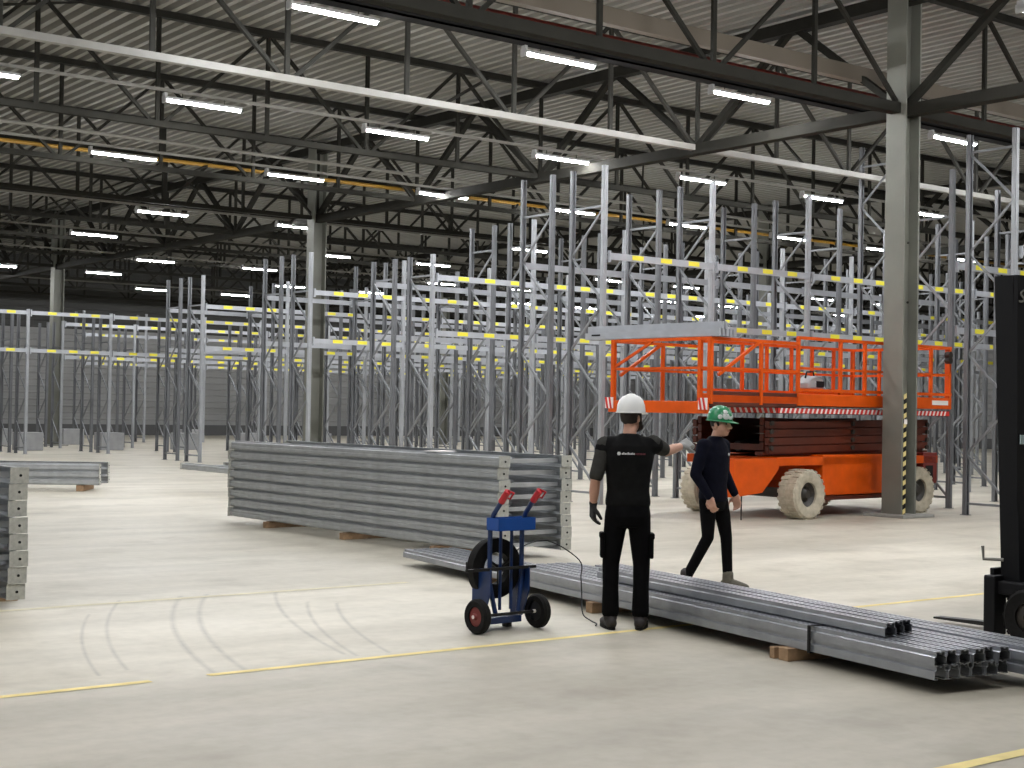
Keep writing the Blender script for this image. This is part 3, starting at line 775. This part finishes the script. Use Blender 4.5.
for x in (.38, .68): fb(MB().tube([(x, .1, .4), (x, .16, 2.5)], .035, 12), 'lift_cylinder', BLACKM)
cr_ = MB().bbox((-.02, .18, .42), (1.1, .22, .55)); cr_.bbox((-.02, .18, .12), (1.1, .22, .22)); fb(cr_, 'fork_carriage', BLACK, bevel=.008)
fb(MB().bbox((-.10, .12, .045), (.06, .22, .50)), 'guard_post', BLACK, bevel=.012)
fb(MB().bbox((-.06, -.3, .36), (.10, .18, .46)), 'guard_arm', BLACK, bevel=.01)
for x in (.45, 1.0):
    fo = MB().prism([(.22, .03), (.22, .5), (.265, .5), (.265, .075), (1.04-.2*(x > .9), .045), (1.04-.2*(x > .9), .03)], (x-.05, 0, 0), (0, 1, 0), (0, 0, 1), (.1, 0, 0)); fb(fo, 'fork', BLACKM)
for x in (-.02, 1.1):
    w = MB().ringlathe([(.11, -.07), (.19, -.08), (.215, -.055), (.215, .055), (.19, .08), (.11, .07)], (x, -.16, .215), (1, 0, 0), 32)
    for k in range(20):
        a = 2*PI*k/20; c = Vector((x, -.16+.216*math.cos(a), .215+.216*math.sin(a))); d = Vector((0, math.cos(a), math.sin(a)))
        w.bar(c-Vector((.06, 0, 0)), c+Vector((.06, 0, 0)), .03, .014, up=d)
    wo = fb(w, 'wheel', RUBBER, smooth=True, label='black lugged tyre')
    fb(MB().lathe([(.112, -.05), (.05, -.075), (.03, -.085), (.03, .085), (.05, .075), (.112, .05)], (x, -.16, .215), (1, 0, 0), 20), 'hub', HUBD, wo)
fb(MB().bbox((.06, -.9, .2), (1.02, -.08, .72)), 'front_frame', BLACK, bevel=.02)
fb(MB().prism([(-.9, .18), (-.9, .75), (-1.35, 1.0), (-2.2, 1.0), (-2.35, .8), (-2.35, .18)], (-.04, 0, 0), (0, 1, 0), (0, 0, 1), (1.18, 0, 0)), 'chassis', BLACK, bevel=.03)
fb(MB().bbox((.3, -1.9, 1.0), (.8, -1.35, 1.1)).bbox((.3, -1.95, 1.05), (.8, -1.85, 1.5)), 'seat', RUBBER, bevel=.03)
for x in (.02, 1.08):
    fb(MB().tube([(x, -.75, .7), (x, -.95, 2.15), (x, -2.1, 2.2), (x, -2.25, .95)], .035, 10), 'cab_frame', BLACK)
fb(MB().bbox((.02, -2.1, 2.16), (1.08, -.95, 2.22)), 'overhead_guard', BLACK)
fb(MB().tube([(.55, -.85, .7), (.55, -1.0, 1.25)], .03, 10).ringlathe([(.15, -.012), (.17, -.012), (.17, .012), (.15, .012)], (.55, -1.02, 1.27), (0, -.5, .87), 24), 'steering_wheel', RUBBER)
for x in (.02, 1.1):
    w = MB().ringlathe([(.12, -.09), (.2, -.1), (.24, -.07), (.24, .07), (.2, .1), (.12, .09)], (x, -1.9, .24), (1, 0, 0), 28); wo = fb(w, 'wheel', RUBBER, smooth=True)
    fb(MB().lathe([(.12, -.06), (.12, .06)], (x, -1.9, .24), (1, 0, 0), 20), 'hub', HUBD, wo)
MB().tube([(-.02, .1, .62), (-.10, .22, .62), (-.105, .225, .72)], .014, 6).build('bracket_arm', TRUNK, fk)['label'] = 'small pale bracket'
fb(MB().bbox((-.005, -.027, 1.50), (.085, -.02, 1.57)), 'sticker', LABELW, label='pale sticker')
# curled white mark near the mast top
cs = [(.052, 2.655), (.088, 2.672), (.16, 2.678), (.052, 2.655), (.040, 2.635), (.062, 2.618), (.082, 2.605), (.080, 2.588), (.05, 2.578), (.02, 2.582)]
m = MB()
for i in (1, 2): m.bar((cs[i-1][0]-.03, -.004, cs[i-1][1]), (cs[i][0]-.03, -.004, cs[i][1]), .012, .006, up=(0, 1, 0))
for i in range(4, len(cs)): m.bar((cs[i-1][0]-.03, -.004, cs[i-1][1]), (cs[i][0]-.03, -.004, cs[i][1]), .014, .006, up=(0, 1, 0))
fb(m, 'emblem', TRUNK, label='curled pale emblem')

# ------------------------------------------------------------------ people
ICO = None
def ico():
    global ICO
    if ICO is None:
        b = bmesh.new(); bmesh.ops.create_icosphere(b, subdivisions=2, radius=1); b.verts.ensure_lookup_table()
        ICO = ([v.co.copy() for v in b.verts], [tuple(v.index for v in fc.verts) for fc in b.faces]); b.free()
    return ICO
def blob(mb, c, r):
    V, Fc = ico(); r = (r, r, r) if not isinstance(r, (tuple, list)) else r; c = Vector(c)
    mb.add([c+Vector((v.x*r[0], v.y*r[1], v.z*r[2])) for v in V], Fc)
def limb(mb, pts):       # [(point, radius or (rx,ry,rz)), ...] as a run of overlapping balls
    for (p, r), (q, s) in zip(pts, pts[1:]):
        p, q = Vector(p), Vector(q); rr = r if isinstance(r, tuple) else (r, r, r); ss = s if isinstance(s, tuple) else (s, s, s)
        n = max(2, int((q-p).length/(min(min(rr), min(ss))*.35))+1)
        for i in range(n+1):
            t = i/n; blob(mb, p.lerp(q, t), tuple(a+(b-a)*t for a, b in zip(rr, ss)))
def loft(mb, rings, n=28):   # (x,y,z,rx,ry) elliptic rings
    V = []; F_ = []
    for (x, y, z, rx, ry) in rings:
        for k in range(n):
            a = 2*PI*k/n; ca, sa = math.cos(a), math.sin(a); e = .82
            V.append((x+rx*math.copysign(abs(ca)**e, ca), y+ry*math.copysign(abs(sa)**e, sa), z))
    m = len(rings)
    for i in range(m-1):
        for k in range(n): F_.append((i*n+k, i*n+(k+1) % n, (i+1)*n+(k+1) % n, (i+1)*n+k))
    F_ += [tuple(range(n-1, -1, -1)), tuple((m-1)*n+k for k in range(n))]
    mb.add(V, F_)
def remesh(mb, name, material, voxel=.009, smooth=6, parent=None):
    me = mb.mesh(name+'_raw', material); o = bpy.data.objects.new(name+'_raw', me); COL.objects.link(o)
    r = o.modifiers.new('r', 'REMESH'); r.mode = 'VOXEL'; r.voxel_size = voxel; r.use_smooth_shade = True
    s = o.modifiers.new('s', 'SMOOTH'); s.factor = .5; s.iterations = smooth
    dg = bpy.context.evaluated_depsgraph_get(); dg.update()
    new = bpy.data.meshes.new_from_object(o.evaluated_get(dg)); bpy.data.objects.remove(o); bpy.data.meshes.remove(me)
    new.name = name
    if not new.materials: new.materials.append(material)
    for p in new.polygons: p.use_smooth = True
    return link(name, new, parent)
def hand(mb, wrist, d, palm_n, curl, grow=0.0, thumb_side=1, spread=.09, scale=1.0):
    """wrist point, direction of the hand, palm normal, finger curl; five fingers and a thumb from the side of the palm"""
    w = Vector(wrist); d = Vector(d).normalized(); pn = Vector(palm_n); pn = (pn-d*pn.dot(d)).normalized(); sd = d.cross(pn)*thumb_side
    s = scale; g = grow
    for i in range(4):          # palm
        o = (1.5-i)*.021*s; limb(mb, [(w+d*.012*s+sd*o*.8, .017*s+g), (w+d*.088*s+sd*o, .0135*s+g)])
    lens = [.072, .080, .074, .058]; curls = [.9, 1.0, 1.05, 1.15]
    for i in range(4):
        o = (1.5-i)*.021*s; p = w+d*.09*s+sd*o; a = 0; dd = (d+sd*(1.5-i)*spread).normalized(); pts = [(p, .0098*s+g)]
        for j, fr in enumerate((.45, .30, .25)):
            a += curl*curls[i]*(1, 1.15, .8)[j]*.6
            v = dd*math.cos(a)+pn*math.sin(a); p = p+v*lens[i]*fr*s; pts.append((p, (.0093, .0085, .0075)[j]*s+g))
        limb(mb, pts)
    p = w+d*.025*s+sd*.036*s; pts = [(p, .0145*s+g)]
    for v, l, r in (((d*.55+sd*.75+pn*.35), .038, .0125), ((d*.85+sd*.35+pn*.45), .032, .0105), ((d*.9+sd*.05+pn*.55), .024, .0085)):
        p = p+v.normalized()*l*s; pts.append((p, r*s+g))
    limb(mb, pts)
def rot2(v, a): c, s = math.cos(a), math.sin(a); return Vector((v[0]*c-v[1]*s, v[0]*s+v[1]*c, v[2]))
def head(mb, c, a, tilt=0):
    """skull, jaw, nose, lips, ears; face looks along (sin-like) heading a: local +y turned by a"""
    def P(x, y, z): return Vector(c)+rot2((x, y, z), a)
    for (x, y, z, r) in ((0, -.012, .02, (.076, .092, .098)), (0, .012, -.02, (.066, .078, .085)), (0, .03, -.06, (.052, .055, .055)), (0, .06, -.088, (.028, .025, .022)),
                         (0, .076, .03, (.05, .018, .014))):
        rx, ry, rz = r; V, Fc = ico(); mb.add([P(x+v.x*rx, y+v.y*ry, z+v.z*rz) for v in V], Fc)
    limb(mb, [(P(0, .09, .02), .010), (P(0, .105, -.018), .0125), (P(0, .112, -.03), .015)])
    for s in (-1, 1):
        limb(mb, [(P(s*.008, .098, -.033), .009), (P(s*.016, .092, -.034), .008)])
        V, Fc = ico(); mb.add([P(s*(.078+.008*v.x*s), -.012+v.y*.018, -.012+v.z*.031) for v in V], Fc)
        limb(mb, [(P(s*.045, .055, -.01), .022), (P(s*.04, .05, -.05), .024)])
    limb(mb, [(P(-.02, .083, -.062), .0075), (P(0, .09, -.061), .009), (P(.02, .083, -.062), .0075)])
def face_parts(root, c, a):
    def P(x, y, z): return Vector(c)+rot2((x, y, z), a)
    for s in (-1, 1):
        m = MB(); blob(m, P(s*.031, .078, .008), .0115); m.build('eye', EYEW, root, smooth=True)['label'] = 'dark eye'
        m = MB(); limb(m, [(P(s*.016, .094, .028), .005), (P(s*.048, .080, .030), .004)]); m.build('eyebrow', HAIR, root)
    m = MB(); limb(m, [(P(-.022, .089, -.062), .005), (P(0, .098, -.061), .006), (P(.022, .089, -.062), .005)]); m.build('lips', LIP, root, smooth=True)
def hat(root, c, a, m, peak=.055, tip=0):
    """hard hat shell with ridge, brim and peak"""
    me = MB(); n = 40; rings = []
    prof = [(.30, .155), (.62, .139), (.84, .110), (.96, .072), (1.0, .03), (1.0, -.012)]   # fraction of radius, height
    prof = [(.02, .158), (.32, .153), (.62, .137), (.85, .105), (.97, .062), (1.02, .012), (1.02, .0)]
    V = []; Fc = []
    for fr, z in prof:
        for k in range(n):
            t = 2*PI*k/n; x = .118*fr*math.cos(t); y = .142*fr*math.sin(t)
            rz = .010*math.exp(-(x/.018)**2) if z > .03 else 0
            V.append((x, y-.005, z+rz))
    for k in range(n):
        t = 2*PI*k/n; e = 1.10+.42*max(0, math.sin(t))**3*(peak/.055); V.append((.118*e*math.cos(t)*.99, .142*e*math.sin(t)-.005, -.006-.012*max(0, math.sin(t))**2))
    for k in range(n):
        t = 2*PI*k/n; e = 1.09+.42*max(0, math.sin(t))**3*(peak/.055); V.append((.118*e*math.cos(t)*.99, .142*e*math.sin(t)-.005, -.012-.012*max(0, math.sin(t))**2))
    for k in range(n):
        t = 2*PI*k/n; V.append((.112*math.cos(t), .136*math.sin(t)-.005, -.006))
    m_ = len(prof)+3
    for i in range(m_-1):
        for k in range(n): Fc.append((i*n+k, i*n+(k+1) % n, (i+1)*n+(k+1) % n, (i+1)*n+k))
    Fc.append(tuple(range(n-1, -1, -1))); Fc.append(tuple((m_-1)*n+k for k in range(n)))
    me.add(V, Fc); o = me.build('hard_hat', m, root, smooth=True); o.location = c; o.rotation_euler = (tip, 0, a); o.scale = (.89, .89, .86)
    return o

# --- first worker: back to the viewer, right arm stretched out, on the floor in front of the pile
w1 = Vector((7.725, 8.585, 0))
HD = -.62                                    # head turned to the right
body = MB()
J = dict(hl=(-.085, .0, .93), kl=(-.125, .02, .50), al=(-.125, -.02, .09), hr=(.085, .0, .93), kr=(.115, .01, .50), ar=(.108, -.02, .09),
         sl=(-.185, 0, 1.44), el=(-.258, -.035, 1.17), wl=(-.268, .04, .955), sr=(.185, .01, 1.45), er=(.318, .19, 1.385), wr=(.462, .35, 1.425), nk=(.0, .0, 1.50), hd=(.018, .03, 1.65))
limb(body, [(J['hl'], .085), (J['kl'], .055), (J['al'], .04)]); limb(body, [(J['hr'], .085), (J['kr'], .055), (J['ar'], .04)])
for a_, x in ((J['al'], -1), (J['ar'], 1)): limb(body, [((a_[0], a_[1]-.02, .05), .038), ((a_[0]+x*.03, a_[1]+.16, .04), .03)])
loft(body, [(0, 0, .84, .13, .09), (0, 0, .95, .16, .105), (0, 0, 1.05, .145, .09), (0, 0, 1.2, .155, .1), (0, 0, 1.36, .175, .11), (0, 0, 1.45, .15, .085), (0, 0, 1.5, .07, .06)])
limb(body, [((0, -.005, 1.46), .06), ((.008, .01, 1.55), .056), ((.014, .02, 1.60), .056)])
limb(body, [(J['sl'], .05), (J['el'], .042), ((-.264, .0, 1.07), .043), (J['wl'], .028)]); limb(body, [(J['sr'], .05), (J['er'], .043), ((.385, .265, 1.405), .041), (J['wr'], .028)])
head(body, J['hd'], HD)
hand(body, J['wl'], (-.02, .12, -1), (.9, .3, 0), .75, 0, 1)
hand(body, J['wr'], (.62, .62, .28), (-.4, .5, -.7), .9, 0, -1)
p1 = remesh(body, 'person', SKIN, .008, 4); p1.location = w1; p1.rotation_euler = (0, 0, YAW)
tag(p1, 'person in white hard hat and black T-shirt, back turned, right arm pointing', 'person')
hat(p1, Vector(J['hd'])+Vector((0, -.005, .045)), HD, HATW, .05)
hr_ = MB()
hc = Vector(J['hd'])
V, Fc = ico(); hr_.add([hc+rot2((v.x*.081, -.02+v.y*.088, .015+v.z*.088), HD) for v in V], Fc)
for s in (-1, 1): limb(hr_, [(hc+rot2((s*.07, .02, .03), HD), .014), (hc+rot2((s*.072, .025, -.03), HD), .012)])
me = remesh(hr_, 'hair', HAIR, .008, 3, p1); me['label'] = 'short dark hair'
bd = MB(); limb(bd, [(hc+rot2((.064, .03, -.035), HD), .018), (hc+rot2((.052, .06, -.075), HD), .022), (hc+rot2((0, .082, -.098), HD), .022), (hc+rot2((-.052, .06, -.075), HD), .022), (hc+rot2((-.064, .03, -.035), HD), .018)])
remesh(bd, 'beard', HAIR, .007, 3, p1)['label'] = 'dark beard'
for k_, a_ in (('l', 1), ('r', -1)): pass
# T-shirt
sh = MB()
loft(sh, [(0, 0, .955, .176, .122), (0, 0, 1.0, .178, .124), (0, 0, 1.08, .166, .112), (0, 0, 1.2, .176, .116), (0, 0, 1.34, .200, .126), (0, 0, 1.43, .185, .108), (0, 0, 1.485, .12, .08), (.002, .002, 1.525, .07, .068)])
for sx in (-1, 1): limb(sh, [((sx*.10, 0, 1.435), .072), ((sx*.165, 0, 1.428), .076), (Vector((sx*.185, 0, 1.445)).lerp(Vector(J['el'] if sx < 0 else J['er']), .16), .073)])
remesh(sh, 't_shirt', SHIRT, .009, 8, p1)['label'] = 'black T-shirt'
for nm, a_, b_, e_ in (('sleeve', J['sl'], J['el'], .98), ('sleeve', J['sr'], J['er'], .80)):
    m = MB(); a_, b_ = Vector(a_), Vector(b_); limb(m, [(a_.lerp(b_, .03), .072), (a_.lerp(b_, .5), .064), (a_.lerp(b_, e_*.92), .060)]); remesh(m, nm, SLEEVE, .009, 6, p1)['label'] = 'charcoal sleeve'
def trousers(root, J, hl, hr, waist, cx=0, fl=.072, pockets=True, hem=.10, name='trousers'):
    t = MB(); loft(t, [(cx, 0, .80, .14, .11), (cx, -.005, .88, .172, .125), (cx, 0, .97, .170, .118), (cx, 0, waist, .160, .108)])
    for h, k, a in ((hl, J['kl'], J['al']), (hr, J['kr'], J['ar'])):
        h, k, a = Vector(h), Vector(k), Vector(a)
        e = a+(k-a).normalized()*(hem-.05)
        limb(t, [(h+Vector((0, 0, -.03)), .098), (h.lerp(k, .5), .088), (k, .070), (k.lerp(a, .4), .066), (e, fl)])
    return remesh(t, name, TROUS, .01, 6, root)
trousers(p1, J, J['hl'], J['hr'], 1.02)['label'] = 'black work trousers'
for sx, k in ((-1, 'l'), (1, 'r')):
    h, q = Vector(J['h'+k]), Vector(J['k'+k]); c = h.lerp(q, .66)
    m = MB(); m.box((c.x+sx*.082, c.y, c.z), (.035, .12, .19)); m.box((c.x+sx*.086, c.y, c.z+.08), (.04, .13, .05)); m.build('cargo_pocket', TROUS, p1, bevel=.012)
MB().ringlathe([(.0, -.018), (.004, -.018), (.004, .018), (.0, .018)], (0, 0, 1.0), (0, 0, 1), 8)
def boot(root, a, d, m, name='boot', L=.27, lift_=0):
    a = Vector(a); d = Vector(d).normalized(); s = Vector((d.y, -d.x, 0)); b = MB(); z = lift_
    limb(b, [((a.x, a.y, z+.145), .056), ((a.x, a.y, z+.09), .056)])
    limb(b, [(Vector((a.x, a.y, z+.05))-d*.035, (.046, .046, .05)), (Vector((a.x, a.y, z+.055))+d*.06, (.044, .044, .052)), (Vector((a.x, a.y, z+.042))+d*.15, (.047, .047, .040)), (Vector((a.x, a.y, z+.037))+d*.19, (.04, .04, .034))])
    o = remesh(b, name, m, .008, 4, root)
    so = MB(); poly = []
    for k in range(24):
        t = 2*PI*k/24; c, q = math.cos(t), math.sin(t); poly.append((.072+.165*c, (.048+.006*c)*q))
    so.prism(poly, (a.x, a.y, z+.001), d, s, (0, 0, .024)); so.build('sole', RUBBER, o)
    return o
boot(p1, J['al'], (-.18, 1, 0), BOOT)['label'] = 'dark work boot'
boot(p1, J['ar'], (.22, 1, 0), BOOT)['label'] = 'dark work boot'
m = MB(); hand(m, J['wl'], (-.02, .12, -1), (.9, .3, 0), .75, .0035, 1); limb(m, [(Vector(J['wl'])+Vector((0, -.005, .02)), .035), (J['wl'], .031)]); remesh(m, 'glove', GLOVEB, .0055, 2, p1)['label'] = 'black glove'
m = MB(); hand(m, J['wr'], (.62, .62, .28), (-.4, .5, -.7), .9, .0035, -1); limb(m, [(Vector(J['wr'])-Vector((.016, .016, .005)), .035), (J['wr'], .031)]); remesh(m, 'glove', GLOVEG, .0055, 2, p1)['label'] = 'grey glove'
pr = MB(); yb = -.128
pr.lathe([(.014, 0), (.014, .003)], (-.085, yb, 1.37), (0, -1, 0), 14)
x = -.064
for k in range(9):
    wv = (.010, .007, .011, .006, .009, .008, .010, .006, .009)[k]; hgt = (.012, .018, .012, .012, .018, .012, .012, .016, .012)[k]
    pr.bbox((x, yb-.003, 1.362), (x+wv, yb, 1.362+hgt)); x += wv+.003
pr.build('back_print', PRINTW, p1)['label'] = 'small white print'
pr = MB()
for k in range(7): pr.bbox((x+.012*k, yb-.003, 1.362), (x+.012*k+.008, yb+.002, 1.374))
pr.build('back_print', PRINTR, p1)['label'] = 'dark red print'

# --- second worker: walking to the right behind the pile
w2 = Vector((10.17, 10.08, 0))
D2 = Vector((.80, -.60, 0)); A2 = math.atan2(-D2.x, D2.y)       # heading of the local +y
body = MB()
def G(s, fwd, z): # s to the walker's left, forward
    lf_ = Vector((-D2.y, D2.x, 0)); return tuple(lf_*s+D2*fwd+Vector((0, 0, z)))
K = dict(hl=G(.085, .02, .90), kl=G(.09, .10, .50), al=G(.08, .13, .09), hr=G(-.085, -.01, .90), kr=G(-.09, .0, .50), ar=G(-.12, -.22, .09),
         sl=G(.185, .0, 1.38), el=G(.25, -.02, 1.12), wl=G(.245, .11, .90), sr=G(-.185, -.01, 1.38), er=G(-.26, -.05, 1.11), wr=G(-.22, .09, .89), hd=G(0, .07, 1.585))
limb(body, [(K['hl'], .08), (K['kl'], .052), (K['al'], .038)]); limb(body, [(K['hr'], .08), (K['kr'], .052), (K['ar'], .038)])
def lofth(mb, rings):   # rings given in the walker's frame: (fwd, z, half width, half depth)
    n = 28; V = []; F_ = []
    for fw, z, rx, ry in rings:
        for k in range(n):
            a = 2*PI*k/n; V.append(G(rx*math.cos(a), fw+ry*math.sin(a), z))
    m = len(rings)
    for i in range(m-1):
        for k in range(n): F_.append((i*n+k, i*n+(k+1) % n, (i+1)*n+(k+1) % n, (i+1)*n+k))
    F_ += [tuple(range(n-1, -1, -1)), tuple((m-1)*n+k for k in range(n))]; mb.add(V, F_)
lofth(body, [(0, .82, .12, .085), (0, .92, .15, .1), (0, 1.02, .135, .085), (0, 1.18, .145, .095), (0, 1.32, .165, .1), (0, 1.40, .14, .08), (.01, 1.45, .065, .055)])
limb(body, [(G(0, .0, 1.40), .055), (G(0, .03, 1.48), .052), (G(0, .05, 1.53), .052)])
limb(body, [(K['sl'], .058), (K['el'], .04), (K['wl'], .027)]); limb(body, [(K['sr'], .058), (K['er'], .04), (K['wr'], .027)])
HA = A2+.02
head(body, K['hd'], HA)
hand(body, K['wl'], G(.0, .25, -1), G(-1, .1, 0), .7, 0, 1); hand(body, K['wr'], G(.03, .3, -1), G(1, .1, 0), .8, 0, -1)
p2 = remesh(body, 'person', SKIN, .008, 4); p2.location = w2; p2.rotation_euler = (0, 0, YAW)
tag(p2, 'person in green hard hat and dark sweater walking behind the low steel pile', 'person')
face_parts(p2, K['hd'], HA)
hh = hat(p2, Vector(K['hd'])+Vector(G(0, -.005, .042)), HA, HATG, .06, -.06)
st = MB()
for (x, y, z, r) in ((.06, .10, .05, .040), (-.035, .115, .06, .036), (.02, .122, .045, .036), (.098, .055, .04, .026), (.055, .085, .095, .026)):
    n = Vector((x/.118**2, y/.142**2, z/.158**2)).normalized(); st.lathe([(r, -.02), (r, .012), (r*.6, .016)], Vector((x, y-.005, z))*1.0, n, 12)
st.build('hat_sticker', HATS, hh)['label'] = 'silvery stickers on the front of the hat'
hr_ = MB(); hc = Vector(K['hd']); V, Fc = ico(); hr_.add([hc+rot2((v.x*.079, -.022+v.y*.085, .022+v.z*.082), HA) for v in V], Fc)
for s in (-1, 1): limb(hr_, [(hc+rot2((s*.072, .005, .03), HA), .012), (hc+rot2((s*.074, .012, -.01), HA), .009)])
remesh(hr_, 'hair', HAIR, .008, 3, p2)['label'] = 'short dark hair'
sw = MB()
lofth(sw, [(0, .845, .162, .122), (0, .89, .175, .13), (0, 1.0, .168, .118), (0, 1.15, .19, .13), (0, 1.29, .21, .135), (0, 1.375, .19, .112), (.01, 1.43, .11, .08), (.02, 1.475, .062, .062)])
for sh_, el_, wr_ in ((K['sl'], K['el'], K['wl']), (K['sr'], K['er'], K['wr'])):
    a_, b_, c_ = Vector(sh_), Vector(el_), Vector(wr_)
    limb(sw, [(a_.lerp(Vector(G(0, 0, 1.36)), .4), .075), (a_, .072), (b_, .056), (b_.lerp(c_, .93), .042)])
remesh(sw, 'sweater', SWEAT, .009, 6, p2)['label'] = 'dark navy sweater'
def trousers2():
    t = MB(); lofth(t, [(0, .76, .135, .11), (0, .84, .158, .118), (0, .93, .155, .11), (0, 1.0, .145, .1)])
    for h, k, a in ((K['hl'], K['kl'], K['al']), (K['hr'], K['kr'], K['ar'])):
        h, k, a = Vector(h), Vector(k), Vector(a); limb(t, [(h+Vector((0, 0, -.05)), .09), (h.lerp(k, .5), .078), (k, .060), (k.lerp(a, .5), .054), (a+(k-a)*.08, .05)])
    return remesh(t, 'trousers', TROUS, .01, 6, p2)
trousers2()['label'] = 'black tapered trousers'
boot(p2, K['al'], D2, SHOEG, 'shoe')['label'] = 'grey shoe'
boot(p2, K['ar'], D2+Vector((-.05, .0, 0)), BOOT, 'shoe', lift_=.0)['label'] = 'dark shoe with lifted heel'
q = Vector(G(.07, .126, 1.30)); m = MB(); m.lathe([(.013, -.006), (.013, .004)], q, D2, 10); m.build('chest_print', PRINTW, p2)['label'] = 'tiny white chest print'

# ------------------------------------------------------------------ light: the lamps above plus grey daylight from the open left side
w = bpy.data.worlds.new('world'); scn.world = w; w.use_nodes = True
bg = w.node_tree.nodes['Background']; bg.inputs['Color'].default_value = (.9, .95, 1.0, 1); bg.inputs['Strength'].default_value = .25
vs = scn.view_settings; vs.view_transform = 'Standard'; vs.look = 'None'; vs.gamma = 1; vs.exposure = 0.0; vs.use_curve_mapping = False
scn.cycles.use_denoising = True
scn.cycles.max_bounces = 6; scn.cycles.diffuse_bounces = 4; scn.cycles.glossy_bounces = 3
scn.cycles.sample_clamp_indirect = 8
